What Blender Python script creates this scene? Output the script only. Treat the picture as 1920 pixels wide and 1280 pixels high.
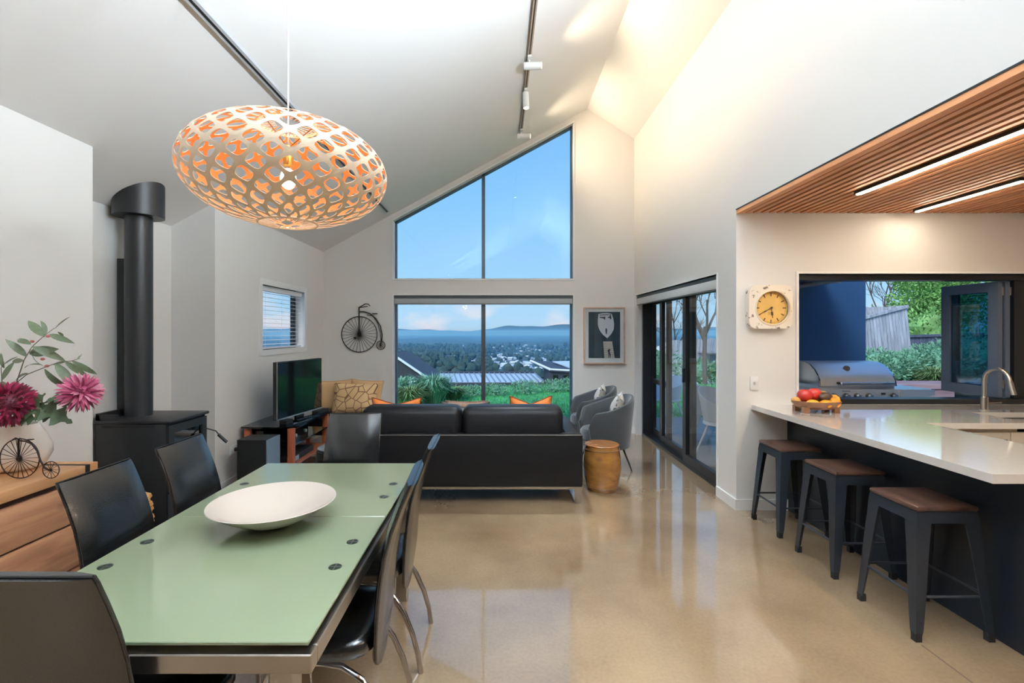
import bpy, bmesh, math, random
from mathutils import Vector, Matrix, Quaternion
random.seed(7)
PI = math.pi
S = bpy.context.scene
COL = S.collection
for o in list(bpy.data.objects):
    bpy.data.objects.remove(o)

# ------------------------------------------------------------------ camera
F, VX, VY, H = 900.0, 936.0, 622.0, 1.5
cam = bpy.data.cameras.new('camera')
cam.sensor_width = 36
cam.lens = F / 1920 * 36
cam.shift_x = (960 - VX) / 1920
cam.shift_y = -(640 - VY) / 1920
cam.clip_end = 60000
cam.clip_start = 0.02
camo = bpy.data.objects.new('camera', cam)
camo.location = (0, 0, H)
camo.rotation_euler = (PI / 2, 0, 0)
COL.objects.link(camo)
S.camera = camo

# ------------------------------------------------------------------ sky / exposure
def lin(r, g, b, a=1.0):
    f = lambda c: (c / 255) / 12.92 if c / 255 <= 0.04045 else ((c / 255 + 0.055) / 1.055) ** 2.4
    return (f(r), f(g), f(b), a)

W = bpy.data.worlds.new('sky')
S.world = W
W.use_nodes = True
nt = W.node_tree
nt.nodes.clear()
out = nt.nodes.new('ShaderNodeOutputWorld')
bg = nt.nodes.new('ShaderNodeBackground')
tc = nt.nodes.new('ShaderNodeTexCoord')
sx = nt.nodes.new('ShaderNodeSeparateXYZ')
rp = nt.nodes.new('ShaderNodeValToRGB')
nt.links.new(tc.outputs['Generated'], sx.inputs[0])
nt.links.new(sx.outputs['Z'], rp.inputs[0])
els = rp.color_ramp.elements
els[0].position = 0.0; els[0].color = lin(178, 218, 246)
els[1].position = 1.0; els[1].color = lin(84, 146, 226)
for p, c in ((0.10, (160, 211, 248)), (0.25, (138, 200, 249)), (0.45, (116, 182, 245))):
    e = els.new(p); e.color = lin(*c)
# low cumulus near the horizon, all the way round
mp = nt.nodes.new('ShaderNodeMapping')
mp.inputs['Scale'].default_value = (7, 7, 16)
mp.inputs['Location'].default_value = (1.9, 0.4, 0.2)
ns = nt.nodes.new('ShaderNodeTexNoise')
ns.inputs['Scale'].default_value = 1.0
ns.inputs['Detail'].default_value = 4
nt.links.new(tc.outputs['Generated'], mp.inputs[0])
nt.links.new(mp.outputs[0], ns.inputs['Vector'])
cr = nt.nodes.new('ShaderNodeMapRange')
cr.inputs[1].default_value = 0.50; cr.inputs[2].default_value = 0.62
nt.links.new(ns.outputs[0], cr.inputs[0])
er = nt.nodes.new('ShaderNodeMapRange')
er.inputs[1].default_value = 0.10; er.inputs[2].default_value = 0.02
nt.links.new(sx.outputs['Z'], er.inputs[0])
mu = nt.nodes.new('ShaderNodeMath'); mu.operation = 'MULTIPLY'
nt.links.new(cr.outputs[0], mu.inputs[0]); nt.links.new(er.outputs[0], mu.inputs[1])
m2 = nt.nodes.new('ShaderNodeMath'); m2.operation = 'MULTIPLY'; m2.inputs[1].default_value = 0.75
nt.links.new(mu.outputs[0], m2.inputs[0])
mx = nt.nodes.new('ShaderNodeMix'); mx.data_type = 'RGBA'
mx.inputs['B'].default_value = lin(236, 232, 238)
nt.links.new(m2.outputs[0], mx.inputs['Factor'])
nt.links.new(rp.outputs[0], mx.inputs['A'])
nt.links.new(mx.outputs['Result'], bg.inputs[0])
bg.inputs[1].default_value = 1.0
nt.links.new(bg.outputs[0], out.inputs[0])

S.view_settings.view_transform = 'Standard'
S.view_settings.look = 'None'
S.view_settings.exposure = 0.12
S.view_settings.gamma = 1.0
S.view_settings.use_curve_mapping = False
S.cycles.max_bounces = 10
S.cycles.diffuse_bounces = 6
S.cycles.transparent_max_bounces = 16
S.cycles.sample_clamp_indirect = 8
S.cycles.volume_bounces = 2
S.cycles.caustics_reflective = False
S.cycles.caustics_refractive = False

sun = bpy.data.lights.new('sun', 'SUN')
sun.energy = 3.4; sun.angle = math.radians(30); sun.color = (1.0, 0.97, 0.94)
suno = bpy.data.objects.new('sun', sun)
suno.rotation_euler = Vector((.40, .62, -.68)).to_track_quat('-Z', 'Y').to_euler()
COL.objects.link(suno)
# lamp powers (built with their fixtures below; rear and up ones are added fill)
P_WASH, P_DOWN, P_FILL_REAR, P_BULB, E_LED, P_FILL_UP = 108.0, 330.0, 6600.0, 6.0, 88.0, 1000.0
WARM = (1.0, 0.79, 0.54)
NEUT = (0.76, 0.89, 1.0)

# ------------------------------------------------------------------ materials
MATS = {}
def mat(name, col, rough=0.5, metal=0.0, spec=0.5, coat=0.0, bump=0.0, bscale=60.0, noise=0.0, nscale=8.0,
        emit=None, estr=0.0, sheen=0.0, trans=0.0):
    m = bpy.data.materials.new(name)
    m.use_nodes = True
    n = m.node_tree
    b = n.nodes['Principled BSDF']
    if len(col) == 3:
        col = lin(*col)
    b.inputs['Base Color'].default_value = col
    b.inputs['Roughness'].default_value = rough
    b.inputs['Metallic'].default_value = metal
    b.inputs['Specular IOR Level'].default_value = spec
    b.inputs['Coat Weight'].default_value = coat
    b.inputs['Coat Roughness'].default_value = 0.06
    b.inputs['Sheen Weight'].default_value = sheen
    b.inputs['Transmission Weight'].default_value = trans
    if emit:
        b.inputs['Emission Color'].default_value = lin(*emit) if max(emit) > 1 else (*emit, 1)
        b.inputs['Emission Strength'].default_value = estr
    t = n.nodes.new('ShaderNodeTexCoord')
    if noise:
        ns = n.nodes.new('ShaderNodeTexNoise')
        ns.inputs['Scale'].default_value = nscale
        ns.inputs['Detail'].default_value = 5
        n.links.new(t.outputs['Object'], ns.inputs['Vector'])
        mr = n.nodes.new('ShaderNodeMapRange')
        mr.inputs[1].default_value = 0.3; mr.inputs[2].default_value = 0.7
        mr.inputs[3].default_value = 1 - noise; mr.inputs[4].default_value = 1 + noise
        n.links.new(ns.outputs[0], mr.inputs[0])
        h = n.nodes.new('ShaderNodeHueSaturation')
        h.inputs['Color'].default_value = col
        n.links.new(mr.outputs[0], h.inputs['Value'])
        n.links.new(h.outputs[0], b.inputs['Base Color'])
    if bump:
        nb = n.nodes.new('ShaderNodeTexNoise')
        nb.inputs['Scale'].default_value = bscale
        nb.inputs['Detail'].default_value = 3
        n.links.new(t.outputs['Object'], nb.inputs['Vector'])
        bp = n.nodes.new('ShaderNodeBump')
        bp.inputs['Strength'].default_value = bump
        bp.inputs['Distance'].default_value = 0.01
        n.links.new(nb.outputs[0], bp.inputs['Height'])
        n.links.new(bp.outputs[0], b.inputs['Normal'])
    MATS[name] = m
    return m

def wood(name, c1, c2, stretch=(14, 1.2, 14), rough=0.45, knots=0.0, coat=0.0, scale=1.0):
    m = mat(name, c1, rough, coat=coat)
    n = m.node_tree
    b = n.nodes['Principled BSDF']
    t = n.nodes.new('ShaderNodeTexCoord')
    g = n.nodes.new('ShaderNodeNewGeometry')
    mp = n.nodes.new('ShaderNodeMapping')
    mp.inputs['Scale'].default_value = [s * scale for s in stretch]
    oi = n.nodes.new('ShaderNodeObjectInfo')
    ad = n.nodes.new('ShaderNodeVectorMath'); ad.operation = 'ADD'
    sc = n.nodes.new('ShaderNodeVectorMath'); sc.operation = 'SCALE'
    cb = n.nodes.new('ShaderNodeCombineXYZ')
    for k in range(3):
        n.links.new(oi.outputs['Random'], cb.inputs[k])
    n.links.new(cb.outputs[0], sc.inputs[0]); sc.inputs['Scale'].default_value = 9.0
    n.links.new(t.outputs['Object'], ad.inputs[0]); n.links.new(sc.outputs[0], ad.inputs[1])
    n.links.new(ad.outputs[0], mp.inputs[0])
    ns = n.nodes.new('ShaderNodeTexNoise')
    ns.inputs['Scale'].default_value = 1.6
    ns.inputs['Detail'].default_value = 6
    ns.inputs['Distortion'].default_value = 0.6
    n.links.new(mp.outputs[0], ns.inputs['Vector'])
    mr = n.nodes.new('ShaderNodeMapRange')
    mr.inputs[1].default_value = 0.32; mr.inputs[2].default_value = 0.68
    n.links.new(ns.outputs[0], mr.inputs[0])
    mx = n.nodes.new('ShaderNodeMix'); mx.data_type = 'RGBA'
    mx.inputs['A'].default_value = lin(*c1); mx.inputs['B'].default_value = lin(*c2)
    n.links.new(mr.outputs[0], mx.inputs['Factor'])
    last = mx.outputs['Result']
    if knots:
        vo = n.nodes.new('ShaderNodeTexVoronoi')
        mk = n.nodes.new('ShaderNodeMapping')
        mk.inputs['Scale'].default_value = (5, 3.2, 6.5)
        n.links.new(ad.outputs[0], mk.inputs[0]); n.links.new(mk.outputs[0], vo.inputs['Vector'])
        vo.inputs['Scale'].default_value = 1.0
        mk2 = n.nodes.new('ShaderNodeMapRange')
        mk2.inputs[1].default_value = 0.06; mk2.inputs[2].default_value = 0.22
        mk2.inputs[3].default_value = knots; mk2.inputs[4].default_value = 0.0
        n.links.new(vo.outputs['Distance'], mk2.inputs[0])
        m3 = n.nodes.new('ShaderNodeMix'); m3.data_type = 'RGBA'
        m3.inputs['B'].default_value = lin(70, 40, 25)
        n.links.new(mk2.outputs[0], m3.inputs['Factor']); n.links.new(last, m3.inputs['A'])
        last = m3.outputs['Result']
    # each plank its own shade
    hv = n.nodes.new('ShaderNodeHueSaturation')
    mv = n.nodes.new('ShaderNodeMapRange')
    mv.inputs[3].default_value = 0.86; mv.inputs[4].default_value = 1.14
    n.links.new(oi.outputs['Random'], mv.inputs[0]); n.links.new(mv.outputs[0], hv.inputs['Value'])
    n.links.new(last, hv.inputs['Color'])
    n.links.new(hv.outputs[0], b.inputs['Base Color'])
    bp = n.nodes.new('ShaderNodeBump'); bp.inputs['Strength'].default_value = 0.15; bp.inputs['Distance'].default_value = 0.004
    n.links.new(ns.outputs[0], bp.inputs['Height']); n.links.new(bp.outputs[0], b.inputs['Normal'])
    return m

def concrete_floor():
    m = mat('polished_concrete', (170, 145, 115), 0.13, coat=0.9)
    n = m.node_tree; b = n.nodes['Principled BSDF']
    b.inputs['Coat IOR'].default_value = 1.75
    b.inputs['Coat Roughness'].default_value = 0.035
    t = n.nodes.new('ShaderNodeTexCoord')
    a = n.nodes.new('ShaderNodeTexNoise'); a.inputs['Scale'].default_value = 1.1; a.inputs['Detail'].default_value = 7
    f = n.nodes.new('ShaderNodeTexNoise'); f.inputs['Scale'].default_value = 60; f.inputs['Detail'].default_value = 4
    v = n.nodes.new('ShaderNodeTexVoronoi'); v.inputs['Scale'].default_value = 28
    for q in (a, f, v):
        n.links.new(t.outputs['Object'], q.inputs['Vector'])
    r = n.nodes.new('ShaderNodeValToRGB')
    r.color_ramp.elements[0].position = 0.30; r.color_ramp.elements[0].color = lin(124, 102, 78)
    r.color_ramp.elements[1].position = 0.70; r.color_ramp.elements[1].color = lin(168, 144, 114)
    n.links.new(a.outputs[0], r.inputs[0])
    mr = n.nodes.new('ShaderNodeMapRange'); mr.inputs[1].default_value = .35; mr.inputs[2].default_value = .65
    mr.inputs[3].default_value = .95; mr.inputs[4].default_value = 1.05
    n.links.new(f.outputs[0], mr.inputs[0])
    h = n.nodes.new('ShaderNodeHueSaturation'); n.links.new(r.outputs[0], h.inputs['Color']); n.links.new(mr.outputs[0], h.inputs['Value'])
    sp = n.nodes.new('ShaderNodeMapRange'); sp.inputs[1].default_value = .05; sp.inputs[2].default_value = .16
    sp.inputs[3].default_value = .16; sp.inputs[4].default_value = 0
    n.links.new(v.outputs['Distance'], sp.inputs[0])
    mx = n.nodes.new('ShaderNodeMix'); mx.data_type = 'RGBA'; mx.inputs['B'].default_value = lin(96, 74, 54)
    n.links.new(sp.outputs[0], mx.inputs['Factor']); n.links.new(h.outputs[0], mx.inputs['A'])
    n.links.new(mx.outputs['Result'], b.inputs['Base Color'])
    rr = n.nodes.new('ShaderNodeMapRange'); rr.inputs[3].default_value = .10; rr.inputs[4].default_value = .2
    n.links.new(a.outputs[0], rr.inputs[0]); n.links.new(rr.outputs[0], b.inputs['Roughness'])
    return m

def glass(name, tint=(0.985, 0.995, 0.995), refl=1.30, rough=0.0):
    m = bpy.data.materials.new(name); m.use_nodes = True
    n = m.node_tree; n.nodes.clear()
    o = n.nodes.new('ShaderNodeOutputMaterial'); mx = n.nodes.new('ShaderNodeMixShader')
    tr = n.nodes.new('ShaderNodeBsdfTransparent'); tr.inputs[0].default_value = (*tint, 1)
    gl = n.nodes.new('ShaderNodeBsdfGlossy'); gl.inputs['Roughness'].default_value = rough
    # Schlick reflectance, the same from either face of the pane
    gm = n.nodes.new('ShaderNodeNewGeometry'); dp = n.nodes.new('ShaderNodeVectorMath'); dp.operation = 'DOT_PRODUCT'
    n.links.new(gm.outputs['Normal'], dp.inputs[0]); n.links.new(gm.outputs['Incoming'], dp.inputs[1])
    ab = n.nodes.new('ShaderNodeMath'); ab.operation = 'ABSOLUTE'; n.links.new(dp.outputs['Value'], ab.inputs[0])
    om = n.nodes.new('ShaderNodeMath'); om.operation = 'SUBTRACT'; om.inputs[0].default_value = 1; n.links.new(ab.outputs[0], om.inputs[1]); om.use_clamp = True
    pw = n.nodes.new('ShaderNodeMath'); pw.operation = 'POWER'; pw.inputs[1].default_value = 5; n.links.new(om.outputs[0], pw.inputs[0])
    f0 = ((refl - 1) / (refl + 1)) ** 2
    fr = n.nodes.new('ShaderNodeMath'); fr.operation = 'MULTIPLY_ADD'; fr.inputs[1].default_value = 1 - f0; fr.inputs[2].default_value = f0
    n.links.new(pw.outputs[0], fr.inputs[0])
    n.links.new(fr.outputs[0], mx.inputs[0]); n.links.new(tr.outputs[0], mx.inputs[1]); n.links.new(gl.outputs[0], mx.inputs[2])
    n.links.new(mx.outputs[0], o.inputs[0])
    MATS[name] = m
    return m

WALL = mat('white_wall_paint', (226, 224, 221), 0.55, bump=0.04, bscale=180)
CEIL = mat('white_ceiling_paint', (230, 229, 228), 0.6)
TRIM = mat('white_trim', (238, 238, 238), 0.35)
FLOOR = concrete_floor()
BLKALU = mat('black_aluminium', (24, 27, 32), 0.35, spec=0.5)
GRYALU = mat('grey_window_aluminium', (62, 84, 98), 0.35)
GLASS = glass('window_glass')
TINT = glass('bifold_glass', (0.45, 0.68, 0.78), 1.9)
BLINDG = mat('grey_blind_fabric', (166, 170, 172), 0.7)
BLINDW = mat('white_blind', (232, 234, 240), 0.4)
LEATH = mat('black_leather', (16, 17, 19), 0.17, spec=0.75, coat=0.15, bump=0.08, bscale=220)
LEATHS = mat('black_sofa_leather', (18, 18, 20), 0.42, spec=0.2, bump=0.1, bscale=120)
CHROME = mat('chrome', (205, 205, 208), 0.12, metal=1.0)
STEEL = mat('brushed_steel', (186, 180, 172), 0.3, metal=1.0)
GREENG = mat('frosted_green_glass', (133, 144, 117), 0.06, spec=0.6, coat=0.3)
GREENE = mat('green_glass_edge', (96, 150, 128), 0.1, spec=0.6)
DISC = mat('dark_metal_disc', (70, 84, 76), 0.3, metal=0.8)
CERAM = mat('white_ceramic', (208, 198, 188), 0.12, spec=0.5)
STOVE = mat('black_stove_steel', (30, 30, 32), 0.42, spec=0.5)
STOVEG = glass('stove_door_glass', (0.10, 0.12, 0.14), 2.2)
BLACK = mat('matt_black', (14, 14, 15), 0.6)
BLKGL = mat('black_gloss', (12, 13, 15), 0.08, spec=0.6)
SCREEN = mat('tv_screen', (14, 15, 17), 0.06, spec=0.5)
GREYM = mat('silver_plastic', (150, 165, 178), 0.4, metal=0.3)
BAR = mat('navy_black_panel', (17, 23, 32), 0.4)
STONE = mat('white_stone_worktop', (232, 229, 224), 0.07, coat=1.0, noise=0.02, nscale=40)
CREAM = mat('cream_cabinet_lacquer', (214, 206, 194), 0.35)
STOOLM = mat('gunmetal_stool_paint', (44, 48, 54), 0.3, metal=0.3)
SEATW = wood('walnut_stool_seat', (58, 40, 32), (92, 62, 48), (10, 1.5, 10), 0.4)
SLATW = wood('cedar_slat', (186, 124, 82), (208, 150, 106), (14, 0.8, 14), 0.5)
DARKB = mat('dark_ceiling_backing', (26, 16, 11), 0.9)
SIDEW = wood('acacia_sideboard_wood', (140, 92, 66), (190, 140, 104), (9, 1.0, 9), 0.42, knots=0.75)
SIDETOP = wood('acacia_top_wood', (188, 134, 88), (210, 160, 114), (9, 1.0, 9), 0.35)
CHERRY = wood('cherry_wood', (130, 62, 38), (158, 84, 54), (9, 9, 1.5), 0.35)
BARRELW = wood('honey_barrel_wood', (168, 118, 58), (122, 78, 36), (3, 3, 6), 0.22, knots=0.55, coat=0.4)
BARRELT = wood('honey_barrel_top', (172, 116, 66), (140, 88, 48), (3, 8, 3), 0.25, coat=0.4)
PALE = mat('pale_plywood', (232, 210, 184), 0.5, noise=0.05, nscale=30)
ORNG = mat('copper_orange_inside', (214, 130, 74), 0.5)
WHITEP = mat('white_plastic', (236, 236, 234), 0.35)
BRASS = mat('brass', (200, 160, 80), 0.25, metal=1.0)
GREYV = mat('dark_grey_velvet', (44, 47, 50), 0.75, sheen=0.5)
PIPING = mat('grey_piping', (92, 96, 98), 0.7)
ORCUSH = mat('burnt_orange_velvet', (208, 112, 34), 0.75, sheen=0.3)
ORPIPE = mat('dark_orange_piping', (116, 58, 24), 0.8)
GRCUSH = mat('taupe_cushion', (92, 86, 82), 0.85)
TWEED = mat('brown_tweed', (126, 100, 84), 0.9, noise=0.35, nscale=120)
NAVY = mat('navy_cladding', (44, 84, 128), 0.55)
BBQS = mat('barbecue_stainless', (214, 222, 232), 0.34, metal=0.6)
BBQD = mat('barbecue_dark', (40, 44, 52), 0.4)
TINBLK = mat('dark_bronze_wire', (40, 30, 26), 0.45, metal=0.6)
LEAFG = mat('eucalyptus_leaf', (92, 104, 78), 0.55, noise=0.2, nscale=6)
LEAFD = mat('chrysanthemum_leaf', (62, 80, 52), 0.55, noise=0.2, nscale=12)
STEMM = mat('brown_green_stem', (86, 80, 58), 0.6)
BURG = [mat('burgundy_petal', (132, 18, 54), 0.6), mat('burgundy_petal_dark', (92, 12, 38), 0.6), mat('burgundy_petal_light', (166, 40, 84), 0.6)]
PINK = [mat('pink_petal', (190, 92, 128), 0.6), mat('pink_petal_dark', (142, 46, 84), 0.6), mat('pink_petal_light', (218, 142, 168), 0.6)]
BUDM = mat('pink_bud', (196, 112, 110), 0.6)
GRASSM = mat('lawn_green', (66, 158, 98), 0.8, noise=0.3, nscale=3)
GRASSB = mat('grass_blade', (80, 166, 100), 0.7, noise=0.3, nscale=1.5)
SHRUB = mat('shrub_green', (112, 164, 134), 0.7, noise=0.35, nscale=3)
SHRUB2 = mat('tussock_green', (120, 150, 100), 0.7, noise=0.35, nscale=3)
TREEG = mat('tree_leaf_green', (132, 182, 106), 0.7, noise=0.4, nscale=1.2)
BARK = mat('grey_bark', (96, 88, 84), 0.85, noise=0.2, nscale=9)
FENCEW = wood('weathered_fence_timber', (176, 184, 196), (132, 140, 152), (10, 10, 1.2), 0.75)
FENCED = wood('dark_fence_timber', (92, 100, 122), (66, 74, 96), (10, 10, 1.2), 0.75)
DECKW = wood('weathered_bench_timber', (150, 128, 134), (120, 98, 104), (1.2, 9, 9), 0.7)
PATIO = mat('patio_concrete', (150, 146, 142), 0.7, noise=0.08, nscale=5)
ROOFM = mat('metal_roof', (196, 212, 228), 0.35, metal=0.2)
ROOFD = mat('dark_roof', (58, 64, 78), 0.6)
HOUSED = mat('dark_house_cladding', (50, 56, 68), 0.7)
HOUSEW = mat('white_house', (226, 232, 238), 0.6)
OUTCH = mat('white_outdoor_plastic', (226, 230, 236), 0.35)
SOIL = mat('garden_soil', (96, 92, 74), 0.95, noise=0.3, nscale=4)

def clockface_mat():
    return mat('amber_clock_face', (228, 184, 104), 0.45, noise=0.08, nscale=9)
CLOCKF = clockface_mat()
def distressed():
    m = mat('distressed_white_paint', (238, 228, 214), 0.6)
    n = m.node_tree; b = n.nodes['Principled BSDF']
    t = n.nodes.new('ShaderNodeTexCoord'); a = n.nodes.new('ShaderNodeTexNoise')
    a.inputs['Scale'].default_value = 22; a.inputs['Detail'].default_value = 5
    n.links.new(t.outputs['Object'], a.inputs['Vector'])
    mr = n.nodes.new('ShaderNodeMapRange'); mr.inputs[1].default_value = .60; mr.inputs[2].default_value = .66
    n.links.new(a.outputs[0], mr.inputs[0])
    mx = n.nodes.new('ShaderNodeMix'); mx.data_type = 'RGBA'
    mx.inputs['A'].default_value = lin(238, 228, 214); mx.inputs['B'].default_value = lin(120, 104, 88)
    n.links.new(mr.outputs[0], mx.inputs['Factor']); n.links.new(mx.outputs['Result'], b.inputs['Base Color'])
    return m
DISTR = distressed()

def pattern_mat(name, base, tones, scale, thr=0.5):
    m = mat(name, base, 0.85)
    n = m.node_tree; b = n.nodes['Principled BSDF']
    t = n.nodes.new('ShaderNodeTexCoord')
    last = None
    A = lin(*base)
    for k, c in enumerate(tones):
        a = n.nodes.new('ShaderNodeTexNoise'); a.inputs['Scale'].default_value = scale; a.inputs['Detail'].default_value = 1.5
        mp = n.nodes.new('ShaderNodeMapping'); mp.inputs['Location'].default_value = (3.1 * k, 1.7 * k, 5.3 * k)
        n.links.new(t.outputs['Object'], mp.inputs[0]); n.links.new(mp.outputs[0], a.inputs['Vector'])
        mr = n.nodes.new('ShaderNodeMapRange'); mr.inputs[1].default_value = thr; mr.inputs[2].default_value = thr + .02
        n.links.new(a.outputs[0], mr.inputs[0])
        mx = n.nodes.new('ShaderNodeMix'); mx.data_type = 'RGBA'
        if last is None: mx.inputs['A'].default_value = A
        else: n.links.new(last, mx.inputs['A'])
        mx.inputs['B'].default_value = lin(*c)
        n.links.new(mr.outputs[0], mx.inputs['Factor']); last = mx.outputs['Result']
    n.links.new(last, b.inputs['Base Color'])
    return m
FLORAL = pattern_mat('grey_floral_cushion', (206, 202, 198), [(120, 126, 134), (222, 196, 164), (58, 62, 72)], 11, .56)

def ring_pattern():
    m = mat('tan_patterned_cushion', (196, 160, 116), 0.85)
    n = m.node_tree; b = n.nodes['Principled BSDF']
    t = n.nodes.new('ShaderNodeTexCoord'); ns = n.nodes.new('ShaderNodeTexNoise'); ns.inputs['Scale'].default_value = 5
    mp = n.nodes.new('ShaderNodeMapping'); mp.inputs['Scale'].default_value = (5.5, 0.3, 5.5)
    mp.inputs['Location'].default_value = (0, 0, -.9)
    n.links.new(t.outputs['Object'], mp.inputs[0])
    wv = n.nodes.new('ShaderNodeTexVoronoi'); wv.feature = 'DISTANCE_TO_EDGE'
    wv.inputs['Scale'].default_value = 1.7
    n.links.new(mp.outputs[0], wv.inputs['Vector'])
    mr = n.nodes.new('ShaderNodeMapRange'); mr.inputs[1].default_value = .05; mr.inputs[2].default_value = .03
    n.links.new(wv.outputs['Distance'], mr.inputs[0])
    mx = n.nodes.new('ShaderNodeMix'); mx.data_type = 'RGBA'
    mx.inputs['A'].default_value = lin(200, 164, 118); mx.inputs['B'].default_value = lin(112, 78, 50)
    n.links.new(mr.outputs[0], mx.inputs['Factor']); n.links.new(mx.outputs['Result'], b.inputs['Base Color'])
    return m
TANP = ring_pattern()
TANL = mat('tan_plain_cushion', (186, 148, 104), 0.85)

def wicker_mat():
    m = mat('wicker', (190, 140, 84), 0.7)
    return m
WICK = wicker_mat()

# ------------------------------------------------------------------ mesh helpers
class MB:
    def __init__(s):
        s.v = []; s.f = []; s.m = []; s.cm = 0
    def add(s, vs, fs):
        k = len(s.v)
        s.v += [tuple(p) for p in vs]
        for f in fs:
            s.f.append([i + k for i in f]); s.m.append(s.cm)
        return s
    def mi(s, k):
        s.cm = k; return s
    def box(s, x0, x1, y0, y1, z0, z1):
        v = [(x0, y0, z0), (x1, y0, z0), (x1, y1, z0), (x0, y1, z0), (x0, y0, z1), (x1, y0, z1), (x1, y1, z1), (x0, y1, z1)]
        return s.add(v, [(0, 3, 2, 1), (4, 5, 6, 7), (0, 1, 5, 4), (1, 2, 6, 5), (2, 3, 7, 6), (3, 0, 4, 7)])
    def hexa(s, v):
        return s.add(v, [(0, 3, 2, 1), (4, 5, 6, 7), (0, 1, 5, 4), (1, 2, 6, 5), (2, 3, 7, 6), (3, 0, 4, 7)])
    def rbox(s, x0, x1, y0, y1, z0, z1, r, seg=2):
        bm = bmesh.new()
        bmesh.ops.create_cube(bm, size=1)
        for v in bm.verts:
            v.co = ((x0 + x1) / 2 + v.co.x * (x1 - x0), (y0 + y1) / 2 + v.co.y * (y1 - y0), (z0 + z1) / 2 + v.co.z * (z1 - z0))
        bmesh.ops.bevel(bm, geom=list(bm.edges), offset=r, segments=seg, profile=0.5, affect='EDGES')
        bm.verts.index_update()
        s.add([v.co[:] for v in bm.verts], [[v.index for v in f.verts] for f in bm.faces])
        bm.free()
        return s
    def prism(s, poly, a, b, axis='y'):
        """poly of 2D points extruded along axis from a to b. y: (x,z)  x: (y,z)  z: (x,y)"""
        n = len(poly)
        mk = {'y': lambda p, t: (p[0], t, p[1]), 'x': lambda p, t: (t, p[0], p[1]), 'z': lambda p, t: (p[0], p[1], t)}[axis]
        vs = [mk(p, a) for p in poly] + [mk(p, b) for p in poly]
        fs = [list(range(n)), list(range(2 * n - 1, n - 1, -1))]
        for i in range(n):
            j = (i + 1) % n
            fs.append([i, i + n, j + n, j])
        return s.add(vs, fs)
    def tube(s, pts, r, n=8, closed=False, caps=True):
        pts = [Vector(p) for p in pts]
        m = len(pts)
        rs = r if isinstance(r, (list, tuple)) else [r] * m
        vs = []
        prev = None
        for i, p in enumerate(pts):
            if closed:
                t = pts[(i + 1) % m] - pts[i - 1]
            else:
                t = pts[min(i + 1, m - 1)] - pts[max(i - 1, 0)]
            t.normalize()
            if prev is None:
                u = t.orthogonal().normalized()
            else:
                u = prev - t * prev.dot(t)
                u = u.normalized() if u.length > 1e-6 else t.orthogonal().normalized()
            prev = u
            w = t.cross(u)
            for k in range(n):
                a = 2 * PI * k / n
                vs.append(p + (u * math.cos(a) + w * math.sin(a)) * rs[i])
        fs = []
        for i in range(m if closed else m - 1):
            j = (i + 1) % m
            for k in range(n):
                q = (k + 1) % n
                fs.append([i * n + k, i * n + q, j * n + q, j * n + k])
        if caps and not closed:
            fs.append(list(range(n))[::-1]); fs.append([(m - 1) * n + k for k in range(n)])
        return s.add(vs, fs)
    def lathe(s, prof, c=(0, 0, 0), n=32, sxy=(1, 1), rot=None, caps=True):
        vs = []; m = len(prof)
        for (r, z) in prof:
            for k in range(n):
                a = 2 * PI * k / n
                p = Vector((r * math.cos(a) * sxy[0], r * math.sin(a) * sxy[1], z))
                if rot: p = rot @ p
                vs.append((p.x + c[0], p.y + c[1], p.z + c[2]))
        fs = []
        for i in range(m - 1):
            for k in range(n):
                q = (k + 1) % n
                fs.append([i * n + k, i * n + q, (i + 1) * n + q, (i + 1) * n + k])
        if caps:
            if prof[0][0] > 1e-5: fs.append(list(range(n))[::-1])
            if prof[-1][0] > 1e-5: fs.append([(m - 1) * n + k for k in range(n)])
        return s.add(vs, fs)
    def ball(s, c, r, n=12, m=8):
        if not isinstance(r, (tuple, list)): r = (r, r, r)
        prof = [(max(1e-4, math.cos(-PI / 2 + PI * i / m)), math.sin(-PI / 2 + PI * i / m)) for i in range(m + 1)]
        vs = []
        for (q, z) in prof:
            for k in range(n):
                a = 2 * PI * k / n
                vs.append((c[0] + q * math.cos(a) * r[0], c[1] + q * math.sin(a) * r[1], c[2] + z * r[2]))
        fs = [[i * n + k, i * n + (k + 1) % n, (i + 1) * n + (k + 1) % n, (i + 1) * n + k] for i in range(m) for k in range(n)]
        return s.add(vs, fs)
    def xform(s, M):
        s.v = [tuple(M @ Vector(p)) for p in s.v]
        return s
    def mesh(s, name, mats, smooth=False, shift=Vector((0, 0, 0))):
        me = bpy.data.meshes.new(name)
        me.from_pydata([(p[0] - shift[0], p[1] - shift[1], p[2] - shift[2]) for p in s.v], [], s.f)
        if not isinstance(mats, (list, tuple)): mats = [mats]
        for m in mats: me.materials.append(m)
        me.polygons.foreach_set('material_index', s.m)
        bm = bmesh.new(); bm.from_mesh(me)
        bmesh.ops.recalc_face_normals(bm, faces=list(bm.faces))
        bm.to_mesh(me); bm.free()
        if smooth:
            me.polygons.foreach_set('use_smooth', [True] * len(me.polygons))
            try:
                me.set_sharp_from_angle(angle=math.radians(40 if smooth is True else smooth))
            except Exception:
                pass
        me.update()
        return me
    def build(s, name, mats, parent=None, smooth=False):
        """world coordinates in, one object out (origin at its base, or relative to an unrotated parent)"""
        if parent is None:
            xs = [p[0] for p in s.v]; ys = [p[1] for p in s.v]; zs = [p[2] for p in s.v]
            og = Vector(((min(xs) + max(xs)) / 2, (min(ys) + max(ys)) / 2, min(zs)))
        else:
            og = ORG.get(parent, Vector((0, 0, 0)))
        o = bpy.data.objects.new(name, s.mesh(name, mats, smooth, og))
        if parent is None:
            o.location = og
        else:
            o.parent = parent
        ORG[o] = og
        COL.objects.link(o)
        return o
ORG = {}

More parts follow.
